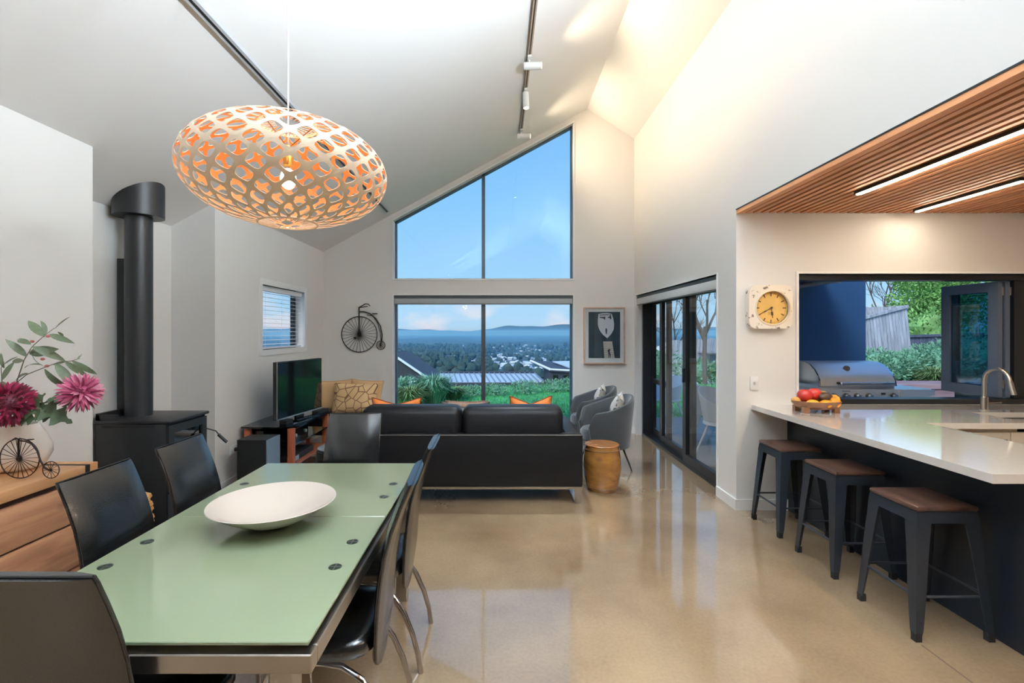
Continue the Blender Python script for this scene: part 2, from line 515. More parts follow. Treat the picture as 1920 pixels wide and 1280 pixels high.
def tag(o, label=None, cat=None, group=None, kind=None):
    if label: o['label'] = label
    if cat: o['category'] = cat
    if group: o['group'] = group
    if kind: o['kind'] = kind
    return o
def thing(name, label, cat, loc=(0, 0, 0), group=None, kind=None):
    o = bpy.data.objects.new(name, None)
    o.empty_display_size = 0.1
    o.location = loc
    COL.objects.link(o)
    ORG[o] = Vector(loc)
    return tag(o, label, cat, group, kind)
def struct(o, label, cat):
    return tag(o, label, cat, kind='structure')
def inst(name, me, parent, M=None):
    o = bpy.data.objects.new(name, me)
    o.parent = parent
    if M is not None: o.matrix_local = M
    COL.objects.link(o)
    return o
def copy_tree(o, parent=None):
    c = o.copy(); COL.objects.link(c)
    if parent is not None: c.parent = parent
    for ch in list(o.children): copy_tree(ch, c)
    return c
def at(x, y, d):
    return Vector(((x - VX) * d / F, d, H - (y - VY) * d / F))
def boxes(lst):
    m = MB()
    for b in lst: m.box(*b)
    return m
def spot(name, loc, aim, power, col, deg, blend, parent, rad=0.05):
    l = bpy.data.lights.new(name, 'SPOT')
    l.energy = power; l.color = col; l.spot_size = math.radians(deg); l.spot_blend = blend; l.shadow_soft_size = rad
    o = bpy.data.objects.new(name, l)
    o.location = Vector(loc) - ORG.get(parent, Vector((0, 0, 0)))
    o.rotation_euler = (Vector(aim) - Vector(loc)).to_track_quat('-Z', 'Y').to_euler()
    o.parent = parent
    COL.objects.link(o)
    return o

# ------------------------------------------------------------------ room shell
XL, XR, YB, YK = -2.6, 2.0, 7.1, 4.05
ZL = 2.683; SL = 0.5425
def zc(x): return ZL + SL * (x - XL)
XRG = 1.3; ZRG = zc(XRG); ZR = 4.355
YF = -4.0

fl = boxes([(-3.1, 6.2, YF, YK, -0.15, 0), (-3.1, 2.12, YK, 7.25, -0.15, 0)]).build('floor', FLOOR)
struct(fl, 'polished brown concrete floor with glossy reflections', 'floor')
# saw cut joints in the slab
sc = MB()
sc.box(2.02, 2.028, -1.0, 2.3, 0.0, 0.0006)
o = sc.build('floor_joint', mat('joint_dark', (96, 78, 58), 0.8), fl)

c1 = MB().prism([(-3.2, zc(-3.2)), (XRG, ZRG), (XRG, ZRG + .12), (-3.2, zc(-3.2) + .12)], YF, 7.3, 'y').build('ceiling', CEIL)
struct(c1, 'white sloping ceiling plane rising from the left wall to the ridge', 'ceiling')
c2 = MB().prism([(XRG, ZRG), (2.2, ZRG - (ZRG - ZR) / (XR - XRG) * (2.2 - XRG)), (2.2, ZRG + .1), (XRG, ZRG + .12)], YF, 7.3, 'y').build('ceiling', CEIL)
struct(c2, 'short white ceiling plane falling from the ridge to the right wall', 'ceiling')
c3 = MB().box(2.15, 6.2, YF, YK + .2, 2.555, 2.62).build('ceiling', DARKB)
struct(c3, 'dark backing board above the kitchen timber slats', 'ceiling')

# left wall
WY0, WY1, WZ0, WZ1 = 5.21, 6.446, 1.257, 2.068
wl = boxes([(-3.15, XL, YF, 3.07, 0, ZL + .02), (-3.15, -3.0, 3.07, 4.39, 0, 2.5), (-3.15, -2.8, 4.39, 4.5, 0, 2.6),
            (-2.8, XL, 4.39, WY0, 0, ZL + .02), (-2.8, XL, WY1, 7.3, 0, ZL + .02),
            (-2.8, XL, WY0, WY1, 0, WZ0), (-2.8, XL, WY0, WY1, WZ1, ZL + .02)]).build('wall_left', WALL)
struct(wl, 'white left wall with fireplace alcove and small window', 'wall')
# back wall with gable window and tall lower window
GX0, GX1 = -1.565, 1.098
def gz(x): return 3.148 + (x + 1.565) * 0.5425
wb = MB()
wb.prism([(-2.8, 0), (GX0, 0), (GX0, zc(GX0) + .03), (-2.8, zc(-2.8) + .03)], YB, 7.3)
wb.prism([(GX1, 0), (2.3, 0), (2.3, 4.2), (XR, ZR + .03), (XRG, ZRG + .03), (GX1, zc(GX1) + .03)], YB, 7.3)
wb.prism([(GX0, 2.044), (GX1, 2.044), (GX1, 2.28), (GX0, 2.28)], YB, 7.3)
wb.prism([(GX0, gz(GX0)), (GX1, gz(GX1)), (GX1, zc(GX1) + .03), (GX0, zc(GX0) + .03)], YB, 7.3)
wb.box(GX0, GX1, YB, 7.3, -.1, .03)
wbo = wb.build('wall_back', WALL)
struct(wbo, 'white gable end wall around the tall view window', 'wall')
# right wall with sliding door opening and bulkhead over the kitchen
DY0, DY1, DZ = 4.40, 7.0, 2.03
wr = boxes([(XR, 2.28, YK, DY0, 0, ZR + .03), (XR, 2.28, DY1, 7.1, 0, ZR + .03), (XR, 2.28, DY0, DY1, DZ, ZR + .03),
            (XR, 2.15, YF, YK, 2.53, ZR + .03)]).build('wall_right', WALL)
struct(wr, 'white right wall above sliding doors and kitchen bulkhead', 'wall')
KX0, KX1, KZ0, KZ1 = 2.52, 5.3, 0.905, 1.99
wk = boxes([(2.28, KX0, YK, 4.25, 0, 2.7), (KX0, KX1, YK, 4.25, 0, KZ0 - .02), (KX0, KX1, YK, 4.25, KZ1, 2.7), (KX1, 6.2, YK, 4.25, 0, 2.7)])
wk = wk.build('wall_kitchen', WALL)
struct(wk, 'white kitchen wall around the open servery window', 'wall')
wx = boxes([(6.05, 6.2, YF, YK, 0, 2.7)]).build('wall_kitchen_side', WALL)
struct(wx, 'white side wall at the far end of the kitchen', 'wall')
ry = MB().prism([(-3.15, 0), (6.2, 0), (6.2, 2.7), (2.15, 2.7), (2.15, ZR), (XRG, ZRG + .03), (-3.15, zc(-3.15))], YF - .15, YF).build('wall_rear', mat('charcoal_wall_paint', (78, 74, 72), .6))
struct(ry, 'charcoal rear wall behind the dining table', 'wall')
# baseboards
bb = boxes([(XL, XL + .015, YF, 3.07, 0, .09)]).build('baseboard_left_near', TRIM); struct(bb, 'white baseboard behind the sideboard', 'baseboard')
bb = boxes([(XL, XL + .015, 4.39, 7.1, 0, .09)]).build('baseboard_left', TRIM); struct(bb, 'white baseboard under the small blind window', 'baseboard')
bb = boxes([(XL, GX0, YB - .015, YB, 0, .09), (GX1, XR, YB - .015, YB, 0, .09)]).build('baseboard_back', TRIM); struct(bb, 'white baseboard along the gable wall', 'baseboard')
bb = boxes([(XR - .015, XR, YK, DY0, 0, .09), (XR - .015, 2.43, YK - .015, YK, 0, .09)]).build('baseboard_right', TRIM); struct(bb, 'white baseboard wrapping the corner below the clock', 'baseboard')

# ------------------------------------------------------------------ windows and doors
def pane(name, poly, y0, y1, parent, m=None, axis='y'):
    return MB().prism(poly, y0, y1, axis).build(name, m or GLASS, parent)
def bar_along(m, p, q, w, y0, y1):
    p = Vector((p[0], 0, p[1])); q = Vector((q[0], 0, q[1]))
    d = (q - p).normalized(); n = Vector((-d.z, 0, d.x)) * w
    m.prism([(p.x, p.z), (q.x, q.z), (q.x + n.x, q.z + n.z), (p.x + n.x, p.z + n.z)], y0, y1)
MXX = -0.237
w1 = thing('window_1', 'tall raked gable window showing blue sky', 'window', (0, 7.22, 2.28), kind='structure')
FY0, FY1 = 7.19, 7.25
boxes([(GX0, GX0 + .03, FY0, FY1, 2.28, gz(GX0))]).build('frame_jamb', GRYALU, w1)
boxes([(GX1 - .03, GX1, FY0, FY1, 2.28, gz(GX1))]).build('frame_jamb', GRYALU, w1)
boxes([(GX0, GX1, FY0, FY1, 2.28, 2.30)]).build('frame_sill', GRYALU, w1)
m = MB(); bar_along(m, (GX0, gz(GX0) - .035), (GX1, gz(GX1) - .035), .03, FY0, FY1); m.build('frame_head', GRYALU, w1)
boxes([(MXX - .025, MXX + .025, FY0, FY1, 2.28, gz(MXX))]).build('mullion', GRYALU, w1)
pane('pane', [(GX0 + .03, 2.3), (MXX - .025, 2.3), (MXX - .025, gz(MXX - .025) - .03), (GX0 + .03, gz(GX0 + .03) - .03)], 7.217, 7.223, w1)
pane('pane', [(MXX + .025, 2.3), (GX1 - .03, 2.3), (GX1 - .03, gz(GX1 - .03) - .03), (MXX + .025, gz(MXX + .025) - .03)], 7.217, 7.223, w1)
w2 = thing('window_2', 'wide lower window looking over the lawn and valley', 'window', (0, 7.22, 0.03), kind='structure')
boxes([(GX0, GX0 + .035, FY0, FY1, .03, 2.044)]).build('frame_jamb', GRYALU, w2)
boxes([(GX1 - .035, GX1, FY0, FY1, .03, 2.044)]).build('frame_jamb', GRYALU, w2)
boxes([(GX0, GX1, FY0, FY1, .03, .08)]).build('frame_sill', GRYALU, w2)
boxes([(GX0, GX1, FY0, FY1, 2.0, 2.044)]).build('frame_head', GRYALU, w2)
boxes([(MXX - .03, MXX + .03, FY0 - .02, FY1, .03, 2.044)]).build('mullion', mat('charcoal_mullion', (58, 62, 68), .4), w2)
pane('pane', [(GX0 + .03, .08), (MXX - .03, .08), (MXX - .03, 2.0), (GX0 + .03, 2.0)], 7.217, 7.223, w2)
pane('pane', [(MXX + .03, .08), (GX1 - .03, .08), (GX1 - .03, 2.0), (MXX + .03, 2.0)], 7.217, 7.223, w2)
# white reveals (thin bright trims)
tr = MB()
tr.box(GX0 - .012, GX0 + .006, 7.085, 7.19, 2.286, gz(GX0) - .02); tr.box(GX1 - .006, GX1 + .012, 7.085, 7.19, 2.286, gz(GX1) - .01)
tr.box(GX0 - .012, GX1 + .012, 7.085, 7.19, 2.262, 2.286)
bar_along(tr, (GX0 - .012, gz(GX0) - .008), (GX1 + .012, gz(GX1) + .004), .018, 7.085, 7.19)
t = tr.build('trim_1', TRIM); struct(t, 'thin white reveal trim around the raked gable window', 'trim')
tr = MB()
tr.box(GX0 - .012, GX0 + .006, 7.085, 7.19, .03, 2.04); tr.box(GX1 - .006, GX1 + .012, 7.085, 7.19, .03, 2.04)
tr.box(GX0 - .012, GX1 + .012, 7.085, 7.19, 2.04, 2.056)
t = tr.build('trim_2', TRIM); struct(t, 'thin white reveal trim around the lower view window', 'trim')
# roller blind of the lower window
rb = thing('roller_blind', 'rolled-up grey blind across the top of the lower view window', 'blind', (-.23, 7.14, 1.915))
MB().rbox(GX0 + .012, GX1 - .012, 7.095, 7.17, 1.915, 1.995, .012).build('cassette', BLINDG, rb, True)
boxes([(GX0 + .012, GX1 - .012, 7.10, 7.16, 1.997, 2.032)]).build('head_gap', mat('blind_dark', (60, 66, 66), .6), rb)
boxes([(GX0 + .012, GX1 - .012, 7.10, 7.115, 1.905, 1.918)]).build('bottom_rail', mat('blind_rail', (92, 96, 98), .5), rb)

# small left window with venetian blind
w3 = thing('window_3', 'small square window in the left wall behind a white slatted blind', 'window', (-2.75, 5.83, WZ0), kind='structure')
T = .045
wt = boxes([(-2.6, -2.588, WY0 - .02, WY0 + T, WZ0 + T, WZ1 - T), (-2.6, -2.588, WY1 - T, WY1 + .02, WZ0 + T, WZ1 - T),
            (-2.6, -2.588, WY0 - .02, WY1 + .02, WZ1 - T, WZ1 + .02), (-2.6, -2.588, WY0 - .02, WY1 + .02, WZ0 - .02, WZ0 + T)])
t = wt.build('trim_3', TRIM); struct(t, 'white architrave around the small blind window', 'trim')
for (a, b) in ((WY0, WY0 + .05), (WY1 - .05, WY1)):
    boxes([(-2.785, -2.735, a, b, WZ0, WZ1)]).build('frame_post', BLKALU, w3)
boxes([(-2.785, -2.735, WY0 + .05, WY1 - .05, WZ0, WZ0 + .05)]).build('frame_sill', BLKALU, w3)
boxes([(-2.785, -2.735, WY0 + .05, WY1 - .05, WZ1 - .05, WZ1)]).build('frame_head', BLKALU, w3)
pane('pane', [(WY0 + .05, WZ0 + .05), (WY1 - .05, WZ0 + .05), (WY1 - .05, WZ1 - .05), (WY0 + .05, WZ1 - .05)], -2.763, -2.757, w3, axis='x')
vb = thing('venetian_blind', 'white horizontal slat blind in the small left window', 'blind', (-2.65, 5.83, WZ0 + .05))
boxes([(-2.69, -2.63, WY0 + .05, WY1 - .05, WZ1 - .105, WZ1 - .05)]).build('head_rail', BLINDW, vb)
boxes([(-2.685, -2.64, WY0 + .05, WY1 - .05, WZ0 + .05, WZ0 + .068)]).build('bottom_rail', BLINDW, vb)
sl = MB().box(-.024, .024, -(WY1 - WY0 - .11) / 2, (WY1 - WY0 - .11) / 2, -.0015, .0015).mesh('slat', BLINDW)
nsl = 13
for k in range(nsl):
    z = WZ0 + .10 + k * (WZ1 - WZ0 - .225) / (nsl - 1)
    inst('slat', sl, vb, Matrix.Translation(Vector((-2.662, 5.828, z)) - ORG[vb]) @ Matrix.Rotation(math.radians(4), 4, 'Y'))
for y in (5.42, 5.83, 6.24):
    MB().tube([(-2.64, y, WZ0 + .06), (-2.64, y, WZ1 - .06)], .0012, 5).build('ladder_cord', BLINDW, vb)

# sliding doors in the right wall
d1 = thing('door_1', 'black framed sliding glass doors in the right wall', 'door', (2.16, 5.7, 0), kind='structure')
boxes([(2.08, 2.27, DY1 - .06, DY1, 0, DZ)]).build('frame_jamb', BLKALU, d1)
boxes([(2.08, 2.27, DY0, DY0 + .05, 0, DZ)]).build('frame_jamb', BLKALU, d1)
boxes([(2.08, 2.27, DY0, DY1, 0, .035)]).build('frame_sill', BLKALU, d1)
boxes([(2.08, 2.27, DY0, DY1, DZ - .05, DZ)]).build('frame_head', BLKALU, d1)
def leaf(y0, y1, x, mid=None):
    lf = boxes([(x, x + .045, y0, y0 + .09, .035, DZ - .05), (x, x + .045, y1 - .09, y1, .035, DZ - .05),
                (x, x + .045, y0 + .09, y1 - .09, .035, .13), (x, x + .045, y0 + .09, y1 - .09, DZ - .14, DZ - .05)]
               + ([(x, x + .045, y0 + .09, y1 - .09, mid - .035, mid + .035)] if mid else [])).build('door_leaf', BLKALU, d1)
    zs = [(.13, mid - .035), (mid + .035, DZ - .14)] if mid else [(.13, DZ - .14)]
    for a, b in zs:
        pane('pane', [(y0 + .09, a), (y1 - .09, a), (y1 - .09, b), (y0 + .09, b)], x + .02, x + .026, lf, axis='x')
    return lf
leaf(6.25, 6.96, 2.205, .80)
leaf(5.33, 6.42, 2.145)
l3 = leaf(4.44, 5.46, 2.085)
boxes([(2.066, 2.087, 5.40, 5.425, .93, 1.09)]).build('handle', BLKALU, l3)
t = boxes([(1.99, 2.08, DY1 - .004, DY1 + .012, 0, DZ), (1.99, 2.08, DY0 - .012, DY0 + .004, 0, DZ), (1.99, 2.08, DY0 - .012, DY1 + .012, DZ, DZ + .012)]).build('trim_4', TRIM)
struct(t, 'thin white reveal trim around the sliding doors', 'trim')
rb2 = thing('roller_blind', 'long rolled-up pale blind above the sliding doors with pull chain', 'blind', (2.03, 5.7, 1.9))
MB().rbox(2.0, 2.075, DY0 + .02, DY1 - .01, 1.895, 1.985, .012).build('cassette', mat('pale_blind_fabric', (206, 208, 208), .6), rb2, True)
boxes([(2.01, 2.07, DY0 + .02, DY1 - .01, 1.987, 2.02)]).build('head_gap', MATS['blind_dark'], rb2)
boxes([(2.008, 2.02, DY0 + .02, DY1 - .01, 1.885, 1.897)]).build('bottom_rail', MATS['blind_rail'], rb2)
ch = []
for k in range(21):
    a = PI * k / 20
    ch.append((1.995, 6.93 - .03 * math.cos(a), 1.05 - .03 * math.sin(a)))
MB().tube([(1.995, 6.90, 1.9)] + ch + [(1.995, 6.96, 1.9)], .003, 5).build('pull_chain', MATS['pale_blind_fabric'], rb2)

# kitchen servery bifold window
w4 = thing('window_4', 'wide servery window frame open to the barbecue terrace', 'window', (3.9, 4.15, KZ0), kind='structure')
boxes([(KX0, KX1, 4.08, 4.2, KZ1 - .05, KZ1)]).build('frame_head', BLKALU, w4)
boxes([(KX0, KX1, 4.07, 4.2, KZ0 - .02, KZ0 + .025)]).build('frame_sill', BLKALU, w4)
boxes([(KX0, KX0 + .012, 4.08, 4.2, KZ0, KZ1)]).build('frame_jamb', BLKALU, w4)
boxes([(4.42, KX1, 4.12, 4.18, KZ0, KZ1)]).build('fixed_panel', BLKALU, w4)
def bif(xc, y0, y1, nm='bifold_sash'):
    z0, z1 = KZ0 + .03, KZ1 - .055
    fr = .085
    s = boxes([(xc - .02, xc + .02, y0, y0 + fr, z0, z1), (xc - .02, xc + .02, y1 - fr, y1, z0, z1),
               (xc - .02, xc + .02, y0 + fr, y1 - fr, z0, z0 + fr), (xc - .02, xc + .02, y0 + fr, y1 - fr, z1 - fr, z1)]).build(nm, mat('slate_sash' + str(xc), (88, 102, 124), .4), w4)
    pane('pane', [(y0 + fr, z0 + fr), (y1 - fr, z0 + fr), (y1 - fr, z1 - fr), (y0 + fr, z1 - fr)], xc - .004, xc + .004, s, TINT, 'x')
    for zz in (z0 + .08, z1 - .12):
        MB().tube([(xc + .025, y0 + .004, zz), (xc + .025, y0 + .004, zz + .07)], .009, 8).build('hinge', STEEL, s)
bif(4.31, 4.13, 4.66); bif(4.375, 4.13, 4.66)
t = boxes([(KX0 - .02, KX1, 4.035, 4.08, KZ1, KZ1 + .018), (KX0 - .02, KX0, 4.035, 4.08, KZ0, KZ1)]).build('trim_5', TRIM)
struct(t, 'thin white trim around the kitchen servery window', 'trim')

# ------------------------------------------------------------------ kitchen timber ceiling
tcx = thing('slatted_timber_ceiling', 'cedar slat ceiling panel over the kitchen bar', 'ceiling', (4.0, 2, 2.49), kind='structure')
boxes([(1.996, 2.0, YF, YK, 2.527, 2.536)]).build('edge_angle', BLKALU, tcx)
boxes([(2.0, 2.052, YF + .02, YK - .002, 2.495, 2.529)]).build('edge_board', SLATW, tcx)
slm = MB().box(-.0185, .0185, YF + .02, YK - .004, 0, .034).mesh('slat', SLATW)
x = 2.092
k = 0
LEDX = (2.55, 3.395)
while x < 6.0:
    inst('slat', slm, tcx, Matrix.Translation(Vector((x, 0, 2.5)) - ORG[tcx]))
    x += .066
LEDM = mat('led_diffuser', (255, 240, 215), .5, emit=(1.0, .84, .64), estr=E_LED)
def led(x, y0, y1, label):
    t = thing('led_light_bar', label, 'light', (x, (y0 + y1) / 2, 2.475), 'linear lights in the slat ceiling')
    boxes([(x - .02, x + .02, y0 - .015, y1 + .015, 2.478, 2.5)]).build('housing', BLKALU, t)
    boxes([(x - .014, x + .014, y0, y1, 2.472, 2.478)]).build('diffuser', LEDM, t)
led(2.55, -.4, 3.41, 'longer glowing light bar nearest the white bulkhead')
led(3.395, .2, 2.9, 'glowing light bar deep in the kitchen, towards the camera')  # extra bar out of view, added to brighten the kitchen
led(3.395, 3.12, 3.90, 'shorter glowing light bar further into the kitchen')

# ------------------------------------------------------------------ kitchen bar
CT = 0.885
wt = MB()
for b in [(2.13, 2.88, 2.07, 4.05), (2.88, 3.61, 3.24, 4.05), (3.61, 4.15, 3.24, 3.40), (3.61, 4.15, 3.67, 4.05), (4.15, 6.0, 3.24, 4.05)]:
    wt.box(b[0], b[1], b[2], b[3], CT - .04, CT)
wo = wt.build('worktop', STONE)
tag(wo, 'white stone worktop wrapping from breakfast bar to servery sill', 'worktop')
pen = thing('bar_cabinet', 'black panelled breakfast bar base behind the stools', 'cabinet', (2.65, 3.1, 0))
boxes([(2.45, 2.84, 2.12, YK - .001, 0, CT - .041)]).build('carcass', CREAM, pen)
boxes([(2.43, 2.449, 2.10, YK - .001, 0, CT - .041)]).build('front_panel', BAR, pen)
boxes([(2.43, 2.86, 2.10, 2.119, 0, CT - .041)]).build('end_panel', BAR, pen)
for y0 in (2.14, 2.78):
    d = boxes([(2.841, 2.86, y0, y0 + .6, .1, CT - .06)]).build('door', CREAM, pen)
    MB().tube([(2.875, y0 + .2, .74), (2.875, y0 + .4, .74)], .006, 8).build('handle', BLKALU, d)
bk = thing('kitchen_cabinet', 'cream base cabinet under the sink worktop', 'cabinet', (4.4, 3.65, 0))
boxes([(2.845, 3.55, 3.29, YK - .001, 0.1, CT - .041), (3.55, 4.2, 3.29, YK - .001, 0.1, .6), (4.2, 6.0, 3.29, YK - .001, 0.1, CT - .041)]).build('carcass', CREAM, bk)
boxes([(2.87, 6.0, 3.34, 4.0, 0, .1)]).build('plinth', BLACK, bk)
xx = 2.885
while xx < 5.4:
    d = boxes([(xx, xx + .595, 3.268, 3.289, .11, CT - .07)]).build('door', CREAM, bk)
    MB().tube([(xx + .44, 3.255, .765), (xx + .56, 3.255, .765)], .006, 8).build('handle', BLKALU, d)
    xx += .6
sk = boxes([(3.60, 3.612, 3.39, 3.68, CT - .21, CT - .04), (4.148, 4.16, 3.39, 3.68, CT - .21, CT - .04), (3.60, 4.16, 3.388, 3.40, CT - .21, CT - .04),
            (3.60, 4.16, 3.67, 3.682, CT - .21, CT - .04), (3.60, 4.16, 3.388, 3.682, CT - .222, CT - .21)]).build('sink_bowl', mat('sink_black', (38, 34, 32), .35))
tag(sk, 'dark undermount sink bowl in the white worktop', 'sink')
fa = thing('kitchen_faucet', 'brushed steel gooseneck faucet beside the dark sink', 'faucet', (3.83, 3.79, CT))
MB().lathe([(.028, 0), (.028, .004), (.0245, .006), (.0245, .10), (.02, .105)], (3.83, 3.79, CT), 20).build('base', STEEL, fa, True)
pts = [(3.83, 3.79, CT + .1), (3.83, 3.79, CT + .22)]
for k in range(13):
    a = PI * k / 12 * .97
    pts.append((3.83 - .0, 3.79 - .095 + .095 * math.cos(a), CT + .235 + .095 * math.sin(a)))
MB().tube(pts, .0145, 12).build('neck', STEEL, fa, True)
e = Vector(pts[-1])
MB().tube([e, e + Vector((.004, -.022, -.10))], [.0165, .0185], 12).build('spray_head', STEEL, fa, True)
MB().tube([(3.85, 3.79, CT + .055), (3.95, 3.775, CT + .06)], .006, 8).build('lever', STEEL, fa, True)

# ------------------------------------------------------------------ bar stools
def make_stool():
    r = thing('bar_stool', 'x', 'stool', (0, 0, 0), 'metal bar stools with wooden seats')
    MB().rbox(-.155, .155, -.155, .155, .615, .642, .012).build('seat', SEATW, r, True)
    # metal apron under the seat
    a = MB()
    top, bot = .150, .157
    ring = lambda h, z: [(-h, -h, z), (h, -h, z), (h, h, z), (-h, h, z)]
    v = ring(top, .614) + ring(bot, .56) + ring(top - .006, .614) + ring(bot - .006, .56)
    a.add(v, [(0, 1, 5, 4), (1, 2, 6, 5), (2, 3, 7, 6), (3, 0, 4, 7), (8, 12, 13, 9), (9, 13, 14, 10), (10, 14, 15, 11), (11, 15, 12, 8), (4, 5, 13, 12), (5, 6, 14, 13), (6, 7, 15, 14), (7, 4, 12, 15), (0, 8, 9, 1), (1, 9, 10, 2), (2, 10, 11, 3), (3, 11, 8, 0)])
    a.build('apron', STOOLM, r)
    for sx_ in (-1, 1):
        for sy_ in (-1, 1):
            l = MB()
            # pressed sheet leg: L section, wide at top, narrow at foot
            def sec(z, c, w):
                t = .006
                pts = [(c, c), (c - w, c), (c - w, c - t), (c - t, c - t), (c - t, c - w), (c, c - w)]
                return [(p[0] * sx_, p[1] * sy_, z) for p in pts]
            secs = [sec(.60, .152, .075), sec(.45, .163, .062), sec(.2, .18, .048), sec(.05, .19, .036), sec(.03, .191, .03)]
            vs = [p for s_ in secs for p in s_]
            fs = []
            for i in range(len(secs) - 1):
                for q in range(6):
                    fs.append([i * 6 + q, i * 6 + (q + 1) % 6, (i + 1) * 6 + (q + 1) % 6, (i + 1) * 6 + q])
            fs.append(list(range(6))); fs.append([(len(secs) - 1) * 6 + q for q in range(6)])
            l.add(vs, fs)
            lo = l.build('leg', STOOLM, r)
            MB().box(min(.162 * sx_, .192 * sx_), max(.162 * sx_, .192 * sx_), min(.162 * sy_, .192 * sy_), max(.162 * sy_, .192 * sy_), 0, .04).build('rubber_foot', BLACK, lo)
    c = .172
    for p, q in (((-c, -c), (c, -c)), ((c, -c), (c, c)), ((c, c), (-c, c)), ((-c, c), (-c, -c))):
        MB().tube([(p[0], p[1], .21), (q[0], q[1], .21)], .007, 6).build('foot_rail', STOOLM, r)
    return r
st = make_stool()
SP = [((2.205, 2.51), 'dark metal bar stool with wooden seat nearest the camera'),
      ((2.22, 3.10), 'dark metal bar stool with wooden seat in the middle of the row'),
      ((2.225, 3.68), 'dark metal bar stool with wooden seat against the clock wall')]
for i, ((x, y), lb) in enumerate(SP):
    s = st if i == 0 else copy_tree(st)
    s.location = (x, y, 0); s['label'] = lb

# ------------------------------------------------------------------ clock, switch, socket
ck = thing('wall_clock', 'square distressed white clock with amber dial on kitchen wall', 'clock', (2.255, 4.0, 1.52))
cx, cz = 2.262, 1.70
hw = .182
fr = MB()
# frame with a round opening
N = 48
outer = []; inner = []
for k in range(N):
    a = 2 * PI * k / N
    c, s_ = math.cos(a), math.sin(a)
    p = 7.0
    q = (abs(c) ** p + abs(s_) ** p) ** (-1 / p)
    outer.append((cx - .006 + hw * q * c, cz + .008 + hw * q * s_)); inner.append((cx + .012 + .145 * c, cz + .145 * s_))
v = [(p[0], 3.985, p[1]) for p in outer] + [(p[0], 3.985, p[1]) for p in inner] + [(p[0], 4.049, p[1]) for p in outer] + [(p[0], 4.03, p[1]) for p in inner]
f = []
for k in range(N):
    j = (k + 1) % N
    f += [(k, j, N + j, N + k), (k, 2 * N + k, 2 * N + j, j), (N + k, N + j, 3 * N + j, 3 * N + k)]
f.append([2 * N + k for k in range(N)])
fr.add(v, f); fr.build('case', DISTR, ck, 50)
RY = Matrix.Rotation(PI / 2, 3, 'X')
MB().lathe([(.150, -.006), (.150, .004), (.140, .008), (.136, .002), (.136, -.006)], (cx + .012, 3.985, cz), 48, rot=RY, caps=False).build('bezel', mat('cream_bezel', (236, 220, 196), .5), ck, True)
MB().lathe([(.1, 0), (.1, .001)], (cx + .012, 4.026, cz), 8, rot=RY)
dial = MB().lathe([(.0001, .003), (.138, .003), (.138, 0)], (cx + .012, 4.02, cz), 48, rot=RY).build('dial', CLOCKF, ck)
INK = mat('dark_clock_ink', (58, 40, 16), .6)
def mark(ang, r0, r1, w, yy, nm, m=INK):
    d = Vector((math.sin(ang), 0, math.cos(ang))); n = Vector((d.z, 0, -d.x)) * w
    b = MB(); c0 = Vector((cx + .012, yy, cz))
    P = [c0 + d * r0 - n, c0 + d * r0 + n, c0 + d * r1 + n, c0 + d * r1 - n]
    b.prism([(p.x, p.z) for p in P], yy, yy + .001)
    return b.build(nm, m, ck)
for k in range(12):
    mark(2 * PI * k / 12, .098, .128, .0038, 4.0155, 'hour_mark')
tm = MB()
for k in range(60):
    if k % 5:
        ang = 2 * PI * k / 60; d = Vector((math.sin(ang), 0, math.cos(ang))); n = Vector((d.z, 0, -d.x)) * .0011; c0 = Vector((cx + .012, 0, cz))
        P = [c0 + d * .118 - n, c0 + d * .118 + n, c0 + d * .128 + n, c0 + d * .128 - n]
        tm.prism([(p.x, p.z) for p in P], 4.0155, 4.0162)
tm.build('minute_marks', INK, ck)
mark(math.radians(241), -.015, .124, .0028, 4.010, 'minute_hand')
mark(math.radians(241), .05, .072, .0050, 4.0095, 'minute_hand_spade')
mark(math.radians(171), -.01, .085, .0026, 4.012, 'hour_hand')
mark(math.radians(171), .034, .062, .0085, 4.0115, 'hour_hand_spade')
MB().lathe([(.009, 0), (.009, .004)], (cx + .012, 4.009, cz), 14, rot=RY).build('hub', INK, ck)
# unreadable maker's lines under the hub
for z, w0, w1 in ((cz - .040, -.024, -.004), (cz - .052, -.022, .004)):
    for k in range(4):
        a = cx + .012 + w0 + (w1 - w0) * k / 4
        boxes([(a, a + .0035, 4.0155, 4.0162, z - .0015, z + .0015)]).build('dial_print', INK, ck)

sw = thing('light_switch', 'white light switch plate below the clock', 'switch', (2.147, 4.04, 1.03))
MB().rbox(2.112, 2.182, 4.038, 4.049, 1.01, 1.125, .004).build('plate', WHITEP, sw, True)
MB().rbox(2.138, 2.156, 4.032, 4.04, 1.055, 1.08, .002).build('rocker', mat('grey_rocker', (190, 186, 180), .4), sw, True)
ps = thing('power_socket', 'white wall socket with black plug beside the subwoofer', 'socket', (-2.59, 4.72, .3))
pp = at(437, 843, 2.595 * F / (VX - 437))
MB().rbox(-2.599, -2.588, pp.y - .06, pp.y + .06, pp.z - .04, pp.z + .04, .004).build('plate', WHITEP, ps, True)
MB().tube([(-2.588, pp.y + .025, pp.z), (-2.555, pp.y + .025, pp.z)], [.02, .012], 10).build('plug', BLACK, ps, True)
MB().tube([(-2.555, pp.y + .025, pp.z), (-2.53, pp.y + .03, pp.z - .01), (-2.5, pp.y + .06, pp.z - .12), (-2.5, pp.y + .08, .02)], .004, 6).build('cable', BLACK, ps)

